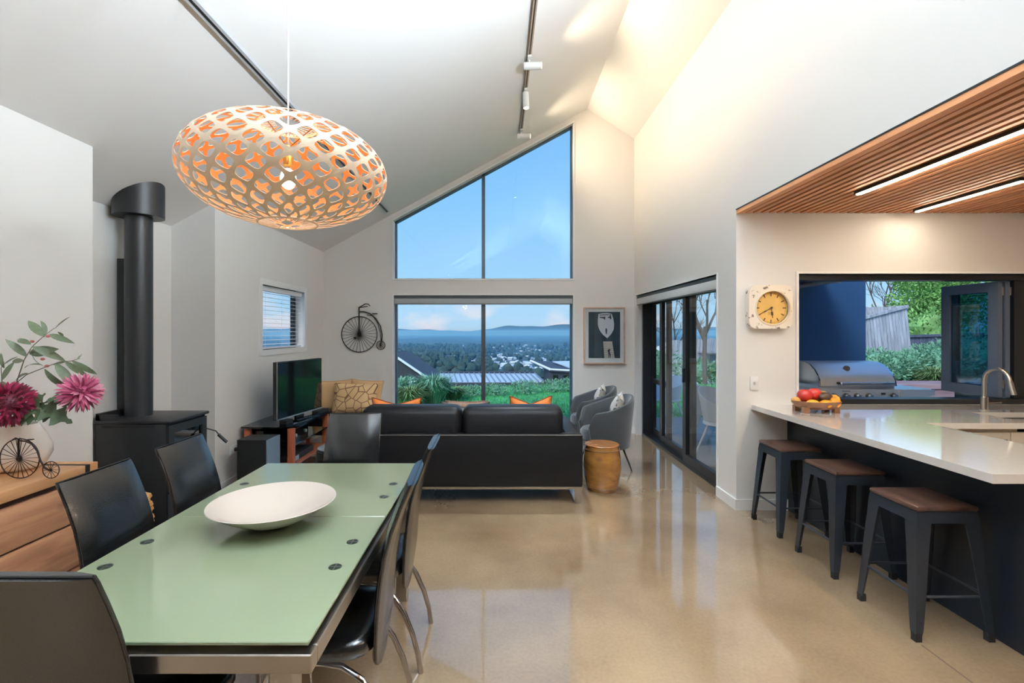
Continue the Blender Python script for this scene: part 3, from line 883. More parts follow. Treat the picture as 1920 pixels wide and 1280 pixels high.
# ------------------------------------------------------------------ fruit bowl
FBX, FBY = 2.44, 3.70
fb = thing('fruit_bowl', 'carved wooden fruit bowl on block feet at the bar end', 'bowl', (FBX, FBY, CT))
BOWLW = wood('dark_bowl_wood', (104, 66, 42), (134, 92, 62), (8, 2, 8), .4)
prof = [(.0001, .026), (.12, .026), (.16, .046), (.188, .082), (.19, .088), (.18, .088), (.145, .058), (.1, .042), (.0001, .040)]
MB().lathe(prof, (FBX, FBY, CT), 8, (1, .72)).build('dish', BOWLW, fb)
for a in (35, 145, 215, 325):
    c, s_ = math.cos(math.radians(a)) * .14, math.sin(math.radians(a)) * .1
    MB().box(FBX + c - .02, FBX + c + .02, FBY + s_ - .018, FBY + s_ + .018, CT, CT + .045).build('foot', BOWLW, fb)
def fruit(name, dx, dy, z, r, col, label, el=(1, 1, 1), rot=0, stem=True):
    m = mat(name + '_skin_%d' % len(MATS), col, .35, noise=.12, nscale=9)
    t = thing(name, label, 'fruit', (FBX + dx, FBY + dy, CT + z - r * el[2]), 'fruit in the wooden bowl')
    prof = []
    for i in range(15):
        a = -PI / 2 + PI * i / 14
        q = math.cos(a); zz = math.sin(a)
        dim = .10 * math.exp(-(q / .25) ** 2) * (1 if abs(zz) > .5 else 0)
        prof.append((max(1e-4, q) * r, zz * r * (1 - dim)))
    b = MB().lathe(prof, (0, 0, 0), 18)
    z -= .012
    b.xform(Matrix.Translation((FBX + dx, FBY + dy, CT + z)) @ Matrix.Rotation(rot, 4, 'Z') @ Matrix.Diagonal((*el, 1)))
    b.build('flesh', m, t, True)
    if stem:
        MB().tube([(FBX + dx, FBY + dy, CT + z + r * el[2] * .86), (FBX + dx + .006, FBY + dy, CT + z + r * el[2] * .98)], .0022, 6).build('stalk', STEMM, t)
fruit('apple', -.085, .0, .138, .050, (176, 44, 38), 'red apple at the left of the fruit pile', (1.12, 1, 1))
fruit('apple', .0, .015, .146, .047, (190, 52, 40), 'red apple at the top of the fruit pile', (1.1, 1, 1))
fruit('avocado', .062, -.015, .125, .050, (74, 54, 40), 'dark avocado leaning beside the red apples', (1.35, .9, .82), .5, False)
fruit('mango', .085, .05, .122, .050, (216, 170, 84), 'pale yellow mango behind the dark avocado', (1.3, .9, .9), .6, False)
fruit('orange', .135, .0, .10, .046, (242, 166, 40), 'yellow orange at the right end of the bowl', (1, 1, 1))
fruit('orange', .105, -.055, .09, .042, (236, 150, 34), 'round orange at the front right of the bowl', (1.05, 1, 1))
fruit('mango', .02, -.088, .084, .036, (244, 160, 34), 'orange mango lying at the bowl front', (1.5, .9, .9), .15, False)
fruit('mango', -.07, -.072, .086, .034, (240, 164, 44), 'yellow mango at the front left of the bowl', (1.35, .95, .9), -.2, False)
fruit('mandarin', -.145, .01, .095, .035, (206, 158, 80), 'small tan mandarin at the far left of the bowl', (1, 1, .9))

# ------------------------------------------------------------------ dining table
TX0, TX1, TY0, TY1, TZ = -1.342, -.468, 1.177, 2.78, .74
tb = thing('dining_table', 'extending dining table with frosted green glass top and steel frame', 'table', (-.905, 1.98, 0))
for a, b in ((TY0, 1.9765), (1.9785, TY1)):
    g = MB()
    g.rbox(TX0, TX1, a, b, TZ - .010, TZ, .002, 1)
    g.build('glass_panel', GREENG, tb)
FX0, FX1, FYA, FYB = TX0 + .006, TX1 + .012, TY0 - .012, TY1 - .005
rail = .045
for b in ((FX0, FX1, FYA, FYA + .04), (FX0, FX1, FYB - .04, FYB), (FX0, FX0 + .04, FYA + .04, FYB - .04), (FX1 - .04, FX1, FYA + .04, FYB - .04)):
    MB().rbox(b[0], b[1], b[2], b[3], .668, .716, .003, 1).build('frame_rail', STEEL, tb)
for y in (1.55, 1.74, 2.216, 2.40):
    boxes([(FX0 + .041, FX1 - .041, y - .02, y + .02, .685, .716)]).build('cross_rail', BLACK, tb)
for x in (-1.275, -.531):
    for y in (1.553, 1.738, 2.213, 2.402):
        d = MB().lathe([(.0001, .0), (.021, .0), (.021, .0012), (.0001, .0012)], (x, y, TZ), 20).build('glass_fixing', DISC, tb)
        boxes([(x - .0015, x + .0015, y - .020, y + .020, TZ + .0012, TZ + .0018), (x - .020, x + .020, y - .0015, y + .0015, TZ + .0012, TZ + .0018)]).build('disc_slot', STEEL, d)
        MB().lathe([(.018, 0), (.018, .0135)], (x, y, .7163), 12).build('spacer', STEEL, tb)
for x in (-1.265, -.545):
    for y in (1.225, 2.70):
        MB().rbox(x - .03, x + .03, y - .03, y + .03, 0, .667, .003, 1).build('leg', STEEL, tb)

bw = thing('serving_bowl', 'wide shallow white bowl on the green glass table', 'bowl', (-.893, 1.9, TZ + .0))
prof = [(.0001, .004), (.055, .004), (.06, .0), (.07, .003), (.13, .028), (.19, .062), (.232, .092), (.236, .094), (.234, .0965), (.228, .095), (.185, .068), (.125, .034), (.06, .014), (.0001, .011)]
MB().lathe(prof, (-.893, 1.9, TZ), 64).build('bowl_body', CERAM, bw, 60)

# ------------------------------------------------------------------ dining chairs (front is +x)
def make_chair():
    r = thing('dining_chair', 'x', 'chair', (0, 0, 0), 'black leather dining chairs around the glass table')
    # back panel
    prof = [(.31, -.186, .065), (.35, -.19, .105), (.42, -.198, .150), (.48, -.204, .172), (.56, -.208, .174), (.65, -.217, .172), (.74, -.232, .169), (.82, -.253, .166), (.90, -.283, .164), (.958, -.308, .1635), (.978, -.318, .162)]
    m = MB()
    M = 8
    vs = []
    for (z, x, hw_) in prof:
        # thickness: rounded section
        for k in range(M + 1):
            y = -hw_ + 2 * hw_ * k / M
            e_ = 1 - abs(2 * k / M - 1) ** 6
            vs.append((x + .006 + .013 * e_, y, z))
        for k in range(M + 1):
            y = hw_ - 2 * hw_ * k / M
            e_ = 1 - abs(2 * k / M - 1) ** 6
            vs.append((x - .006 - .010 * e_, y, z - .004))
    R_ = 2 * (M + 1)
    fs = []
    for i in range(len(prof) - 1):
        for k in range(R_):
            q = (k + 1) % R_
            fs.append([i * R_ + k, i * R_ + q, (i + 1) * R_ + q, (i + 1) * R_ + k])
    fs.append(list(range(R_))); fs.append([(len(prof) - 1) * R_ + k for k in range(R_)])
    m.add(vs, fs)
    m.build('backrest', LEATH, r, 60)
    # welt seam round the edge
    ed = [(x - .002, -hw_ - .001, z) for z, x, hw_ in prof] + [(x - .002, hw_ + .001, z) for z, x, hw_ in prof[::-1]]
    MB().tube(ed, .0035, 6).build('piping', LEATH, r, True)
    # seat
    s = MB(); n = 40
    vs = []
    rings = [(.405, .93), (.415, 1.0), (.445, 1.0), (.460, .975), (.468, .9), (.472, .6), (.473, .0001)]
    for z, sc_ in rings:
        for k in range(n):
            a = 2 * PI * k / n
            c, s2 = math.cos(a), math.sin(a)
            p = 5.0
            q = (abs(c) ** p + abs(s2) ** p) ** (-1 / p)
            hw_ = .205 if c < 0 else .21
            vs.append((.012 + .205 * q * c * sc_, hw_ * q * s2 * sc_ * (1.0 + .03 * c), z))
    fs = [[i * n + k, i * n + (k + 1) % n, (i + 1) * n + (k + 1) % n, (i + 1) * n + k] for i in range(len(rings) - 1) for k in range(n)]
    fs.append(list(range(n))[::-1])
    s.add(vs, fs); s.build('seat', LEATH, r, 60)
    for sy_ in (-1, 1):
        y = .165 * sy_
        pr = [(.10, y, .395), (.0, y, .392), (-.09, y, .375), (-.155, y * 1.02, .33), (-.205, y * 1.05, .26), (-.243, y * 1.08, .17), (-.268, y * 1.1, .08), (-.28, y * 1.1, .0)]
        MB().tube(pr, .0115, 10).build('leg', CHROME, r, True)
        pf = [(-.02, y * .93, .396), (.09, y * .93, .393), (.15, y * .95, .36), (.185, y, .27), (.205, y * 1.03, .14), (.212, y * 1.05, .0)]
        MB().tube(pf, .0115, 10).build('leg', CHROME, r, True)
    for x in (-.1, .1):
        MB().tube([(x, -.16, .397), (x, .16, .397)], .009, 8).build('seat_rail', CHROME, r, True)
    return r
ch0 = make_chair()
CH = [((-1.205, 1.815), 0, 'black leather dining chair beside the wooden sideboard'),
      ((-1.212, 2.30), 0, 'black leather dining chair in front of the wood stove'),
      ((-.918, 2.752), -90, 'black leather dining chair at table head near the sofa'),
      ((-.628, 2.29), 181, 'black leather dining chair at right of table, further one'),
      ((-.628, 1.775), 183, 'black leather dining chair at right of table, nearer one'),
      ((-1.03, 1.345), 90, 'black leather dining chair in the near left foreground, seen from behind')]
for i, ((x, y), a, lb) in enumerate(CH):
    c = ch0 if i == 0 else copy_tree(ch0)
    c.location = (x, y, 0); c.rotation_euler = (0, 0, math.radians(a)); c['label'] = lb

# ------------------------------------------------------------------ pendant lamp
PX, PY, PZ, PR, PB = -.888, 2.02, 2.163, .405, .213
pl = thing('pendant_lamp', 'woven plywood lattice pendant lamp above the dining table', 'lamp', (PX, PY, PZ - PB))
def shade():
    NA, NRW = 22, 16          # diamonds round, half-rows
    th0, th1 = math.radians(-84), math.radians(84)
    def P(u, v):              # u in cells (0..NA), v in half rows
        t = v / NRW
        th = th0 + (th1 - th0) * t
        a = 2 * PI * u / NA
        # superellipse-ish flattened profile
        c, s_ = math.cos(th), math.sin(th)
        r = PR * (abs(c) ** .92)
        return Vector((PX + r * math.cos(a), PY + r * math.sin(a), PZ + PB * s_))
    verts = []; faces = []; idx = {}
    def V(u, v):
        key = (round((u % NA) * 1000), round(v * 1000))
        if key not in idx:
            idx[key] = len(verts); verts.append(P(u, v))
        return idx[key]
    SUB = 3
    for j in range(1, NRW):
        for i in range(NA):
            cu = i + (.5 if j % 2 else 0)
            cv = j
            # boundary of the diamond
            corners = [(cu + .5, cv), (cu, cv + 1), (cu - .5, cv), (cu, cv - 1)]
            bd = []
            for k in range(4):
                p, q = corners[k], corners[(k + 1) % 4]
                for s_ in range(SUB * 2):
                    t = s_ / (SUB * 2)
                    bd.append((p[0] + (q[0] - p[0]) * t, p[1] + (q[1] - p[1]) * t))
            hl = []
            for (u, v) in bd:
                du, dv = (u - cu) * 2, (v - cv)
                # rounded diamond hole
                a = math.atan2(dv, du)
                p = 1.42
                rr = .64 * (abs(math.cos(a)) ** p + abs(math.sin(a)) ** p) ** (-1 / p)
                hl.append((cu + rr * math.cos(a) * .5, cv + rr * math.sin(a)))
            B = [V(*q) for q in bd]; Hh = [V(*q) for q in hl]
            n = len(B)
            for k in range(n):
                faces.append([B[k], B[(k + 1) % n], Hh[(k + 1) % n], Hh[k]])
    m = MB(); m.add(verts, faces)
    # close the half diamonds at both rims with thin rings
    return m, P(0, 1), P(0, NRW - 1)
sm, pa, pb = shade()
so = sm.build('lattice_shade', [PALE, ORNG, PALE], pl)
# consistent outward normals for the open shell
me = so.data
for p in me.polygons:
    pass
bm = bmesh.new(); bm.from_mesh(me)
cl = Vector((PX, PY, PZ)) - ORG[pl]
for f in bm.faces:
    if f.normal.dot(f.calc_center_median() - cl) < 0: f.normal_flip()
bm.to_mesh(me); bm.free()
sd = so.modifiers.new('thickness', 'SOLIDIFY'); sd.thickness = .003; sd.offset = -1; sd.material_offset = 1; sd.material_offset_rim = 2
for nm, zz, rr in (('rim_ring', PZ - PB * math.sin(math.radians(75)), PR * math.cos(math.radians(75)) ** .92), ('rim_ring', PZ + PB * math.sin(math.radians(75)), PR * math.cos(math.radians(75)) ** .92)):
    MB().tube([(PX + rr * math.cos(2 * PI * k / 40), PY + rr * math.sin(2 * PI * k / 40), zz) for k in range(40)], .006, 6, True).build(nm, PALE, pl, True)
# fixing studs at the crossings
ZT = zc(PX)
MB().tube([(PX, PY, PZ + .10), (PX, PY, ZT - .02)], .0035, 8).build('cord', WHITEP, pl)
MB().lathe([(.05, -.03), (.05, -.005), (.03, .0)], (PX, PY, ZT - .012), 20).build('ceiling_rose', WHITEP, pl, True)
MB().lathe([(.02, .0), (.021, .07), (.012, .085)], (PX, PY, PZ + .035), 16).build('socket', BRASS, pl, True)
for k in range(3):
    a = 2 * PI * k / 3
    rr = PR * math.cos(math.radians(75)) ** .92
    MB().tube([(PX, PY, PZ + .11), (PX + rr * math.cos(a), PY + rr * math.sin(a), PZ + PB * math.sin(math.radians(75)))], .002, 6).build('spoke_wire', BRASS, pl)
BULBM = mat('glowing_bulb', (255, 236, 200), .3, emit=(1.0, .82, .5), estr=9.0)
bu = MB().ball((PX, PY, PZ - .02), (.032, .032, .044), 18, 12).build('bulb', BULBM, pl, True)
l = bpy.data.lights.new('pendant_glow', 'POINT'); l.energy = P_BULB; l.color = (1, .80, .52); l.shadow_soft_size = .06
lo = bpy.data.objects.new('pendant_glow', l); lo.location = Vector((PX, PY, PZ - .02)) - ORG[pl]; lo.parent = pl; COL.objects.link(lo)

# ------------------------------------------------------------------ lighting tracks
def track(x, y0, y1, label, m):
    z = zc(x)
    ang = math.atan(SL)
    t = thing('light_track', label, 'light track', (x, (y0 + y1) / 2, z - .03))
    MB().prism([(x - .02, z - .002 - .02 * SL), (x + .02, z - .002 + .02 * SL), (x + .02, z - .026 + .02 * SL), (x - .02, z - .026 - .02 * SL)], y0, y1).build('rail', m, t)
    MB().prism([(x - .006, z - .026 - .006 * SL), (x + .006, z - .026 + .006 * SL), (x + .006, z - .0275 + .006 * SL), (x - .006, z - .0275 - .006 * SL)], y0 + .01, y1 - .01).build('slot', BLACK, t)
    return t
GREYT = mat('grey_track', (168, 170, 174), .4)
BROWT = mat('bronze_track', (150, 132, 114), .4)
track(-1.589, -2.6, 6.84, 'grey lighting track crossing the ceiling above the pendant lamp', GREYT)
track(.300, -1.0, 6.58, 'bronze lighting track near the ceiling ridge', BROWT)
SPOTG = mat('spot_lens', (255, 240, 215), .4, emit=(1, .82, .58), estr=14)
def head(x, y, d, label, power, col, deg, blend=.8, drop=.11, aim=None):
    z = zc(x)
    t = thing('track_spotlight', label, 'spotlight', (x, y, z - .2), 'white cylinder spotlights on the ceiling tracks')
    d = Vector(d).normalized()
    c = Vector((x, y, z - drop))
    MB().box(x - .018, x + .018, y - .06, y + .06, z - .05, z - .029).build('adapter', WHITEP, t)
    MB().tube([(x, y, z - .045), (x, y, z - drop)], .008, 8).build('stem', WHITEP, t)
    a = c - d * .055; b = c + d * .12
    MB().tube([a, b], .036, 20).build('housing', WHITEP, t, True)
    MB().tube([b + d * .0005, b + d * .002], .027, 20).build('lens', SPOTG, t)
    p = b + d * .02
    spot('spot_beam', p, p + (Vector(aim) if aim else d), power, col, deg, blend, t, .03)
    return t
head(.300, 4.78, (1, 0, .02), 'white track spotlight pointing right, nearest of the three in view', P_WASH, WARM, 118, .85, aim=(1, -.05, -.02))
head(.300, 5.42, (.04, 0, -1), 'white track spotlight pointing straight down with its lamp glowing', P_DOWN, NEUT, 84)
head(.300, 6.50, (1, 0, .02), 'white track spotlight pointing right beside the raked gable window', P_WASH * .8, WARM, 118, .85, aim=(1, -.05, -.02))
head(.300, 3.0, (1, 0, .02), 'white track spotlight pointing right above the kitchen bulkhead', P_WASH * .2, WARM, 118, .85, aim=(1, 0, .02))  # out-of-view head added to carry the wall wash on
for k, y in enumerate((1.0, .1, -.8)):  # unseen heads added to bounce fill light off the ridge
    head(-1.589, y, (2.6, .25, 1.75), ['white track spotlight nearest the pendant lamp, turned to the ridge', 'white track spotlight on the grey track, middle of its row', 'white track spotlight on the grey track, furthest from the window'][k], P_FILL_REAR, NEUT, 52, .8)

def uplight(x, y, z, aim, label):  # added lamps, out of view, that lift the ceiling brightness
    t = thing('wall_uplight', label, 'wall light', (x, y, z - .12), 'wall uplights on the kitchen bulkhead')
    boxes([(x - .012, x, y - .05, y + .05, z - .1, z + .02)]).build('back_plate', WHITEP, t)
    MB().tube([(x - .07, y, z - .12), (x - .07, y, z)], .05, 24).build('housing', WHITEP, t, True)
    MB().tube([(x - .07, y, z + .001), (x - .07, y, z + .003)], .042, 24).build('lens', SPOTG, t)
    spot('up_beam', (x - .09, y, z + .03), aim, P_FILL_UP, NEUT, 120, 1.0, t, .10)
uplight(XR, 1.35, 2.75, (-.1, 2.0, 4.8), 'white wall uplight on the bulkhead, nearer the sliding doors')
uplight(XR, .2, 2.75, (-.1, 0.9, 4.8), 'white wall uplight on the bulkhead, nearer the rear wall')

# ------------------------------------------------------------------ wood stove
sv = thing('wood_stove', 'black freestanding wood stove with flue in the alcove', 'stove', (-2.68, 3.74, 0))
SX0, SX1, SY0, SY1, SZ = -2.96, -2.415, 3.5, 3.975, .83
boxes([(SX0 + .02, SX1 - .03, SY0 + .015, SY1 - .015, .1, SZ - .03)]).build('firebox', STOVE, sv)
MB().rbox(SX0 + .01, SX1 - .02, SY0, SY0 + .012, .09, SZ - .025, .004).build('side_panel', STOVE, sv, True)
MB().rbox(SX0 + .01, SX1 - .02, SY1 - .012, SY1, .09, SZ - .025, .004).build('side_panel', STOVE, sv, True)
MB().rbox(SX0, SX1 + .015, SY0 - .005, SY1 + .005, SZ - .025, SZ, .01).build('top_plate', STOVE, sv, True)
boxes([(SX0 + .06, SX1 - .10, SY0 - .001, SY0 + .004, SZ - .05, SZ - .034)]).build('vent_slot', BLACK, sv)
boxes([(SX0, SX0 + .03, SY0 + .02, SY1 - .02, SZ, SZ + .05), (SX0, -2.8, SY0 + .02, SY0 + .035, SZ, SZ + .04)]).build('rear_lip', STOVE, sv)
boxes([(SX0 + .02, SX1 - .03, SY0 + .02, SY1 - .02, 0, .09)]).build('plinth', BLACK, sv)
dr = boxes([(SX1 - .03, SX1, SY0 + .01, SY0 + .07, .3, SZ - .04), (SX1 - .03, SX1, SY1 - .07, SY1 - .01, .3, SZ - .04),
            (SX1 - .03, SX1, SY0 + .07, SY1 - .07, SZ - .10, SZ - .04), (SX1 - .03, SX1, SY0 + .07, SY1 - .07, .3, .38)]).build('door', STOVE, sv)
boxes([(SX1 - .02, SX1 - .014, SY0 + .07, SY1 - .07, .38, SZ - .10)]).build('door_glass', STOVEG, dr)
MB().tube([(SX1, SY1 - .03, .69), (SX1 + .07, SY1 + .0, .66), (SX1 + .10, SY1, .62)], .005, 8).build('handle_rod', BLACK, dr)
MB().tube([(SX1 + .09, SY1 - .002, .632), (SX1 + .155, SY1 + .008, .565)], .012, 10).build('handle_grip', BLACK, dr, True)
boxes([(SX1 - .03, SX1 - .005, SY0 + .01, SY1 - .01, .1, .29)]).build('ash_drawer', STOVE, sv)
FXc, FYc = -2.815, 3.75
MB().tube([(FXc, FYc, SZ - .01), (FXc, FYc, 2.6)], .092, 32).build('flue_pipe', STOVE, sv, True)
boxes([(FXc - .155, FXc - .10, FYc - .02, FYc + .02, SZ, 2.05)]).build('heat_shield', BLACK, sv)
# shroud: oval drum cut to the ceiling slope
m = MB(); n = 40; vs = []
for k in range(n):
    a = 2 * PI * k / n
    x = FXc +   .172 * math.cos(a); y = FYc + .165 * math.sin(a)
    vs.append((x, y, 2.375))
for k in range(n):
    a = 2 * PI * k / n
    x = FXc +   .172 * math.cos(a); y = FYc + .165 * math.sin(a)
    vs.append((x, y, zc(x) - .0185))
m.add(vs, [[k, (k + 1) % n, n + (k + 1) % n, n + k] for k in range(n)] + [list(range(n))[::-1], [n + k for k in range(n)]])
m.build('flue_shroud', STOVE, sv, 60)
x0, x1 = -2.995, -2.62
MB().prism([(x0, zc(x0) - .001), (x1, zc(x1) - .001), (x1, zc(x1) - .018), (x0, zc(x0) - .018)], 3.53, 3.98).build('ceiling_plate', mat('plate_grey_white', (196, 196, 194), .5), sv)
ht = boxes([(-2.99, -2.25, 3.2, 4.2, 0, .02)]).build('hearth_slab', mat('dark_hearth', (46, 46, 48), .4))
tag(ht, 'dark hearth slab beneath the wood stove', 'hearth')
for o in sv.children:
    pass
sv.location.z += .02

# wicker basket beside the stove
bs = thing('wicker_basket', 'wicker log basket beside the wood stove, mostly hidden by chairs', 'basket', (-2.16, 2.92, 0))
BX, BY = -2.335, 2.93
for k in range(12):
    z = .02 + k * .04; r_ = .135 + .03 * math.sin(k / 11 * PI * .8)
    MB().tube([(BX + (r_ + (.006 if j % 2 == k % 2 else -.006)) * math.cos(2 * PI * j / 24), BY + (r_ + (.006 if j % 2 == k % 2 else -.006)) * math.sin(2 * PI * j / 24), z) for j in range(24)], .021, 6, True).build('woven_row', WICK, bs, True)
MB().lathe([(.12, 0), (.12, .01)], (BX, BY, 0), 24).build('base', WICK, bs)

# ------------------------------------------------------------------ sideboard
QZ, QX1, QY1, QY0 = .83, -2.078, 2.487, .85
sb = thing('sideboard', 'knotty acacia wood sideboard against the left wall', 'sideboard', (-2.33, 1.67, 0))
MB().rbox(-2.585, QX1, QY0, QY1 - .075, QZ - .05, QZ, .004).build('top_board', SIDETOP, sb, True)
MB().rbox(-2.585, QX1, QY1 - .047, QY1, QZ - .05, QZ, .004).build('end_board', SIDETOP, sb, True)
boxes([(-2.58, QX1 - .002, QY1 - .075, QY1 - .047, QZ - .05, QZ - .002)]).build('steel_inlay', BLACK, sb)
boxes([(-2.58, QX1 - .03, QY0 + .02, QY1 - .03, .06, QZ - .051)]).build('carcass', mat('dark_gap_wood', (58, 36, 26), .7), sb)
boxes([(-2.58, QX1 - .002, QY1 - .029, QY1 - .002, 0, QZ - .051)]).build('end_panel', SIDEW, sb)
boxes([(-2.58, QX1 - .002, QY0 + .002, QY0 + .019, 0, QZ - .051)]).build('end_panel', SIDEW, sb)
zs = [(.09, .335), (.345, .555), (.565, .752)]
for (a, b) in zs:
    for (y0, y1) in ((QY0 + .025, 1.66), (1.668, QY1 - .033)):
        MB().rbox(QX1 - .03, QX1 - .006, y0, y1, a, b, .004).build('drawer_front', SIDEW, sb, True)

# vase
VXc, VYc = -2.365, 2.355
vs_ = thing('flower_vase', 'large white textured vase of flowers on the sideboard', 'vase', (VXc, VYc, QZ))
VASEM = mat('white_vase_glaze', (240, 234, 228), .25, bump=.5, bscale=14)
prof = [(.0001, .0), (.085, .0), (.112, .02), (.130, .065), (.128, .11), (.108, .165), (.088, .205), (.084, .218), (.076, .218), (.098, .16), (.118, .11), (.105, .03), (.0001, .02)]
m = MB(); n = 36; vv = []
for (r_, z) in prof:
    for k in range(n):
        a = 2 * PI * k / n
        rr = r_ * (1 + .03 * math.sin(6 * a + z * 30))
        vv.append((VXc + rr * math.cos(a), VYc + rr * math.sin(a), QZ + z))
m.add(vv, [[i * n + k, i * n + (k + 1) % n, (i + 1) * n + (k + 1) % n, (i + 1) * n + k] for i in range(len(prof) - 1) for k in range(n)])
m.build('vase_body', VASEM, vs_, 60)

def frame_from(dirv, up=(0, 0, 1), roll=0):
    x = Vector(dirv).normalized(); u = Vector(up)
    if abs(x.dot(u)) > .98: u = Vector((0, 1, 0))
    y = u.cross(x).normalized(); z = x.cross(y)
    M = Matrix((x, y, z)).transposed().to_4x4()
    return M @ Matrix.Rotation(roll, 4, 'X')
def leaf_mesh(name, L, Wd, curl, m, n=7, lobed=False):
    vs = []; fs = []
    for i in range(n + 1):
        t = i / n
        w = Wd * math.sin(PI * min(1, t * .96 + .03)) ** .8 * (1 - .25 * t)
        if lobed: w *= (1 + .55 * math.cos(t * PI * 6))
        x = L * math.cos(curl * t * .5) * t; z = -L * .55 * math.sin(curl * t) * t
        vs += [(x, -w, z + .12 * w), (x, 0, z - .15 * w), (x, w, z + .12 * w)]
    for i in range(n):
        a = i * 3
        fs += [(a, a + 1, a + 4, a + 3), (a + 1, a + 2, a + 5, a + 4)]
    k = len(vs)
    vs += [(p[0], p[1], p[2] - .0012) for p in vs]
    fs += [tuple(q + k for q in f[::-1]) for f in fs]
    b = MB(); b.add(vs, fs)
    me = b.mesh(name, m, True)
    return me
LF = [leaf_mesh('leaf', 1.15, .17, .9, LEAFG), leaf_mesh('leaf', 1.15, .19, .3, LEAFG), leaf_mesh('leaf', 1.2, .14, 1.5, LEAFG)]
LFD = leaf_mesh('leaf', 1, .26, .4, LEAFD, 14, True)
def sprig(name, label, pts, leaves, buds=(), r=.0028, d=2.3):
    P = [at(x, y, dd) for (x, y, dd) in pts]
    t = thing(name, label, 'foliage', P[0])
    MB().tube(P, [r * (1 - .6 * i / (len(P) - 1)) for i in range(len(P))], 6).build('stem', STEMM, t, True)
    for (x0, y0, x1, y1, kind, roll) in leaves:
        dd = d + random.uniform(-.06, .04)
        a = at(x0, y0, dd); b = at(x1, y1, dd - random.uniform(-.03, .05))
        L = (b - a).length
        M = Matrix.Translation(a - ORG[t]) @ frame_from(b - a, (0, -.8, .6), roll) @ Matrix.Scale(L, 4)
        inst('leaf', LF[kind], t, M)
    for (x, y) in buds:
        MB().ball(at(x, y, d), (.010, .008, .007), 8, 6).build('bud', BUDM, t, True)
    return t
sprig('eucalyptus_branch', 'tall eucalyptus branch rising from the vase',
      [(26, 780, 2.30), (30, 720, 2.30), (45, 675, 2.30), (60, 650, 2.30), (84, 628, 2.29), (102, 615, 2.28)],
      [(80, 630, 54, 600, 1, .3), (82, 632, 92, 595, 2, 1.2), (102, 617, 122, 594, 1, -.4), (92, 627, 124, 636, 0, .2), (58, 645, 24, 630, 0, 0), (60, 650, 112, 668, 0, .1), (50, 668, 16, 638, 1, .4), (44, 676, 20, 676, 1, -.4), (55, 662, 92, 655, 1, .6), (60, 662, 62, 696, 2, .8), (108, 622, 122, 630, 0, .3), (44, 640, 30, 625, 2, .5)],
      [(90, 630), (80, 673), (60, 640)])
sprig('eucalyptus_branch', 'eucalyptus branch arching right towards the stove',
      [(28, 780, 2.31), (34, 715, 2.30), (50, 702, 2.29), (80, 690, 2.28), (104, 681, 2.27), (135, 676, 2.26), (150, 672, 2.25)],
      [(122, 678, 157, 702, 0, .1), (104, 682, 134, 714, 0, -.3), (84, 692, 106, 732, 2, .3), (135, 676, 170, 698, 2, .2), (100, 684, 122, 676, 1, .2), (145, 674, 152, 664, 1, .2), (52, 700, 8, 710, 0, .2), (46, 690, 62, 668, 2, -.8), (140, 676, 146, 698, 2, .9)],
      [(88, 686)])
sprig('eucalyptus_branch', 'eucalyptus branch at the left edge of the vase',
      [(10, 785, 2.32), (4, 720, 2.32), (2, 690, 2.32), (8, 678, 2.31)],
      [(8, 690, -8, 664, 2, .2), (4, 712, 18, 682, 1, .3), (2, 715, 14, 735, 1, .3), (6, 684, 26, 668, 1, -.3), (3, 735, -14, 722, 0, .2)], [(4, 718)])
def petal_mesh(name, L, Wd, m, curl):
    return leaf_mesh(name, L, Wd, curl, m, 4)
def bloom(name, label, cpx, cpy, d, R, m, n, petL, petW, axis, stem_px, leaves):
    c = at(cpx, cpy, d)
    t = thing(name, label, 'flower', at(*stem_px[0]))
    b = MB()
    base = petal_mesh('petal_tmp', 1, petW, m[0], .8)
    bv = [v.co.copy() for v in base.vertices]; bf = [list(p.vertices) for p in base.polygons]
    ax = Vector(axis).normalized()
    ga = PI * (3 - math.sqrt(5))
    for i in range(n):
        z = 1 - 1.55 * (i + .5) / n
        q = math.sqrt(max(0, 1 - z * z)); a = i * ga
        dv = Vector((q * math.cos(a), q * math.sin(a), z))
        dv = ax.to_track_quat('Z', 'Y') @ dv
        dv = (dv + Vector((random.uniform(-.12, .12) for _ in range(3)))).normalized()
        L = petL * random.uniform(.85, 1.15)
        M = Matrix.Translation(c + dv * (R - L * .82)) @ frame_from((dv + ax * .45).normalized(), ax, 0) @ Matrix.Scale(L, 4)
        b.mi(random.choice((0, 0, 1, 1, 2))).add([M @ v for v in bv], bf)
    bpy.data.meshes.remove(base)
    b.build('petals', m, t, True)
    MB().ball(c, R * .5, 14, 10).build('flower_core', m[1], t, True)
    P = [at(*p) for p in stem_px]
    MB().tube(P, .004, 7).build('stem', STEMM, t, True)
    for (x0, y0, x1, y1, roll) in leaves:
        a = at(x0, y0, d); e_ = at(x1, y1, d - .03)
        L = (e_ - a).length
        inst('leaf', LFD, t, Matrix.Translation(a - ORG[t]) @ frame_from(e_ - a, (0, -.8, .6), roll) @ Matrix.Scale(L, 4))
bloom('chrysanthemum', 'pink chrysanthemum leaning out to the right of the vase', 150, 736, 2.20, .082, PINK, 120, .062, .12, (.75, -.35, .35),
      [(40, 790, 2.28), (70, 762, 2.25), (110, 742, 2.22), (135, 736, 2.21)], [(72, 758, 124, 790, .2), (66, 762, 76, 738, .3), (88, 750, 122, 738, -.3), (110, 742, 130, 760, .2), (60, 770, 95, 782, .5), (100, 748, 88, 758, .1)])
bloom('chrysanthemum', 'large burgundy chrysanthemum low over the vase mouth', 20, 758, 2.20, .098, BURG, 280, .045, .2, (.15, -.75, .5),
      [(22, 800, 2.28), (20, 780, 2.26), (20, 765, 2.24)], [(30, 780, 58, 770, .2), (20, 785, 0, 790, .2), (34, 786, 62, 784, .4)])

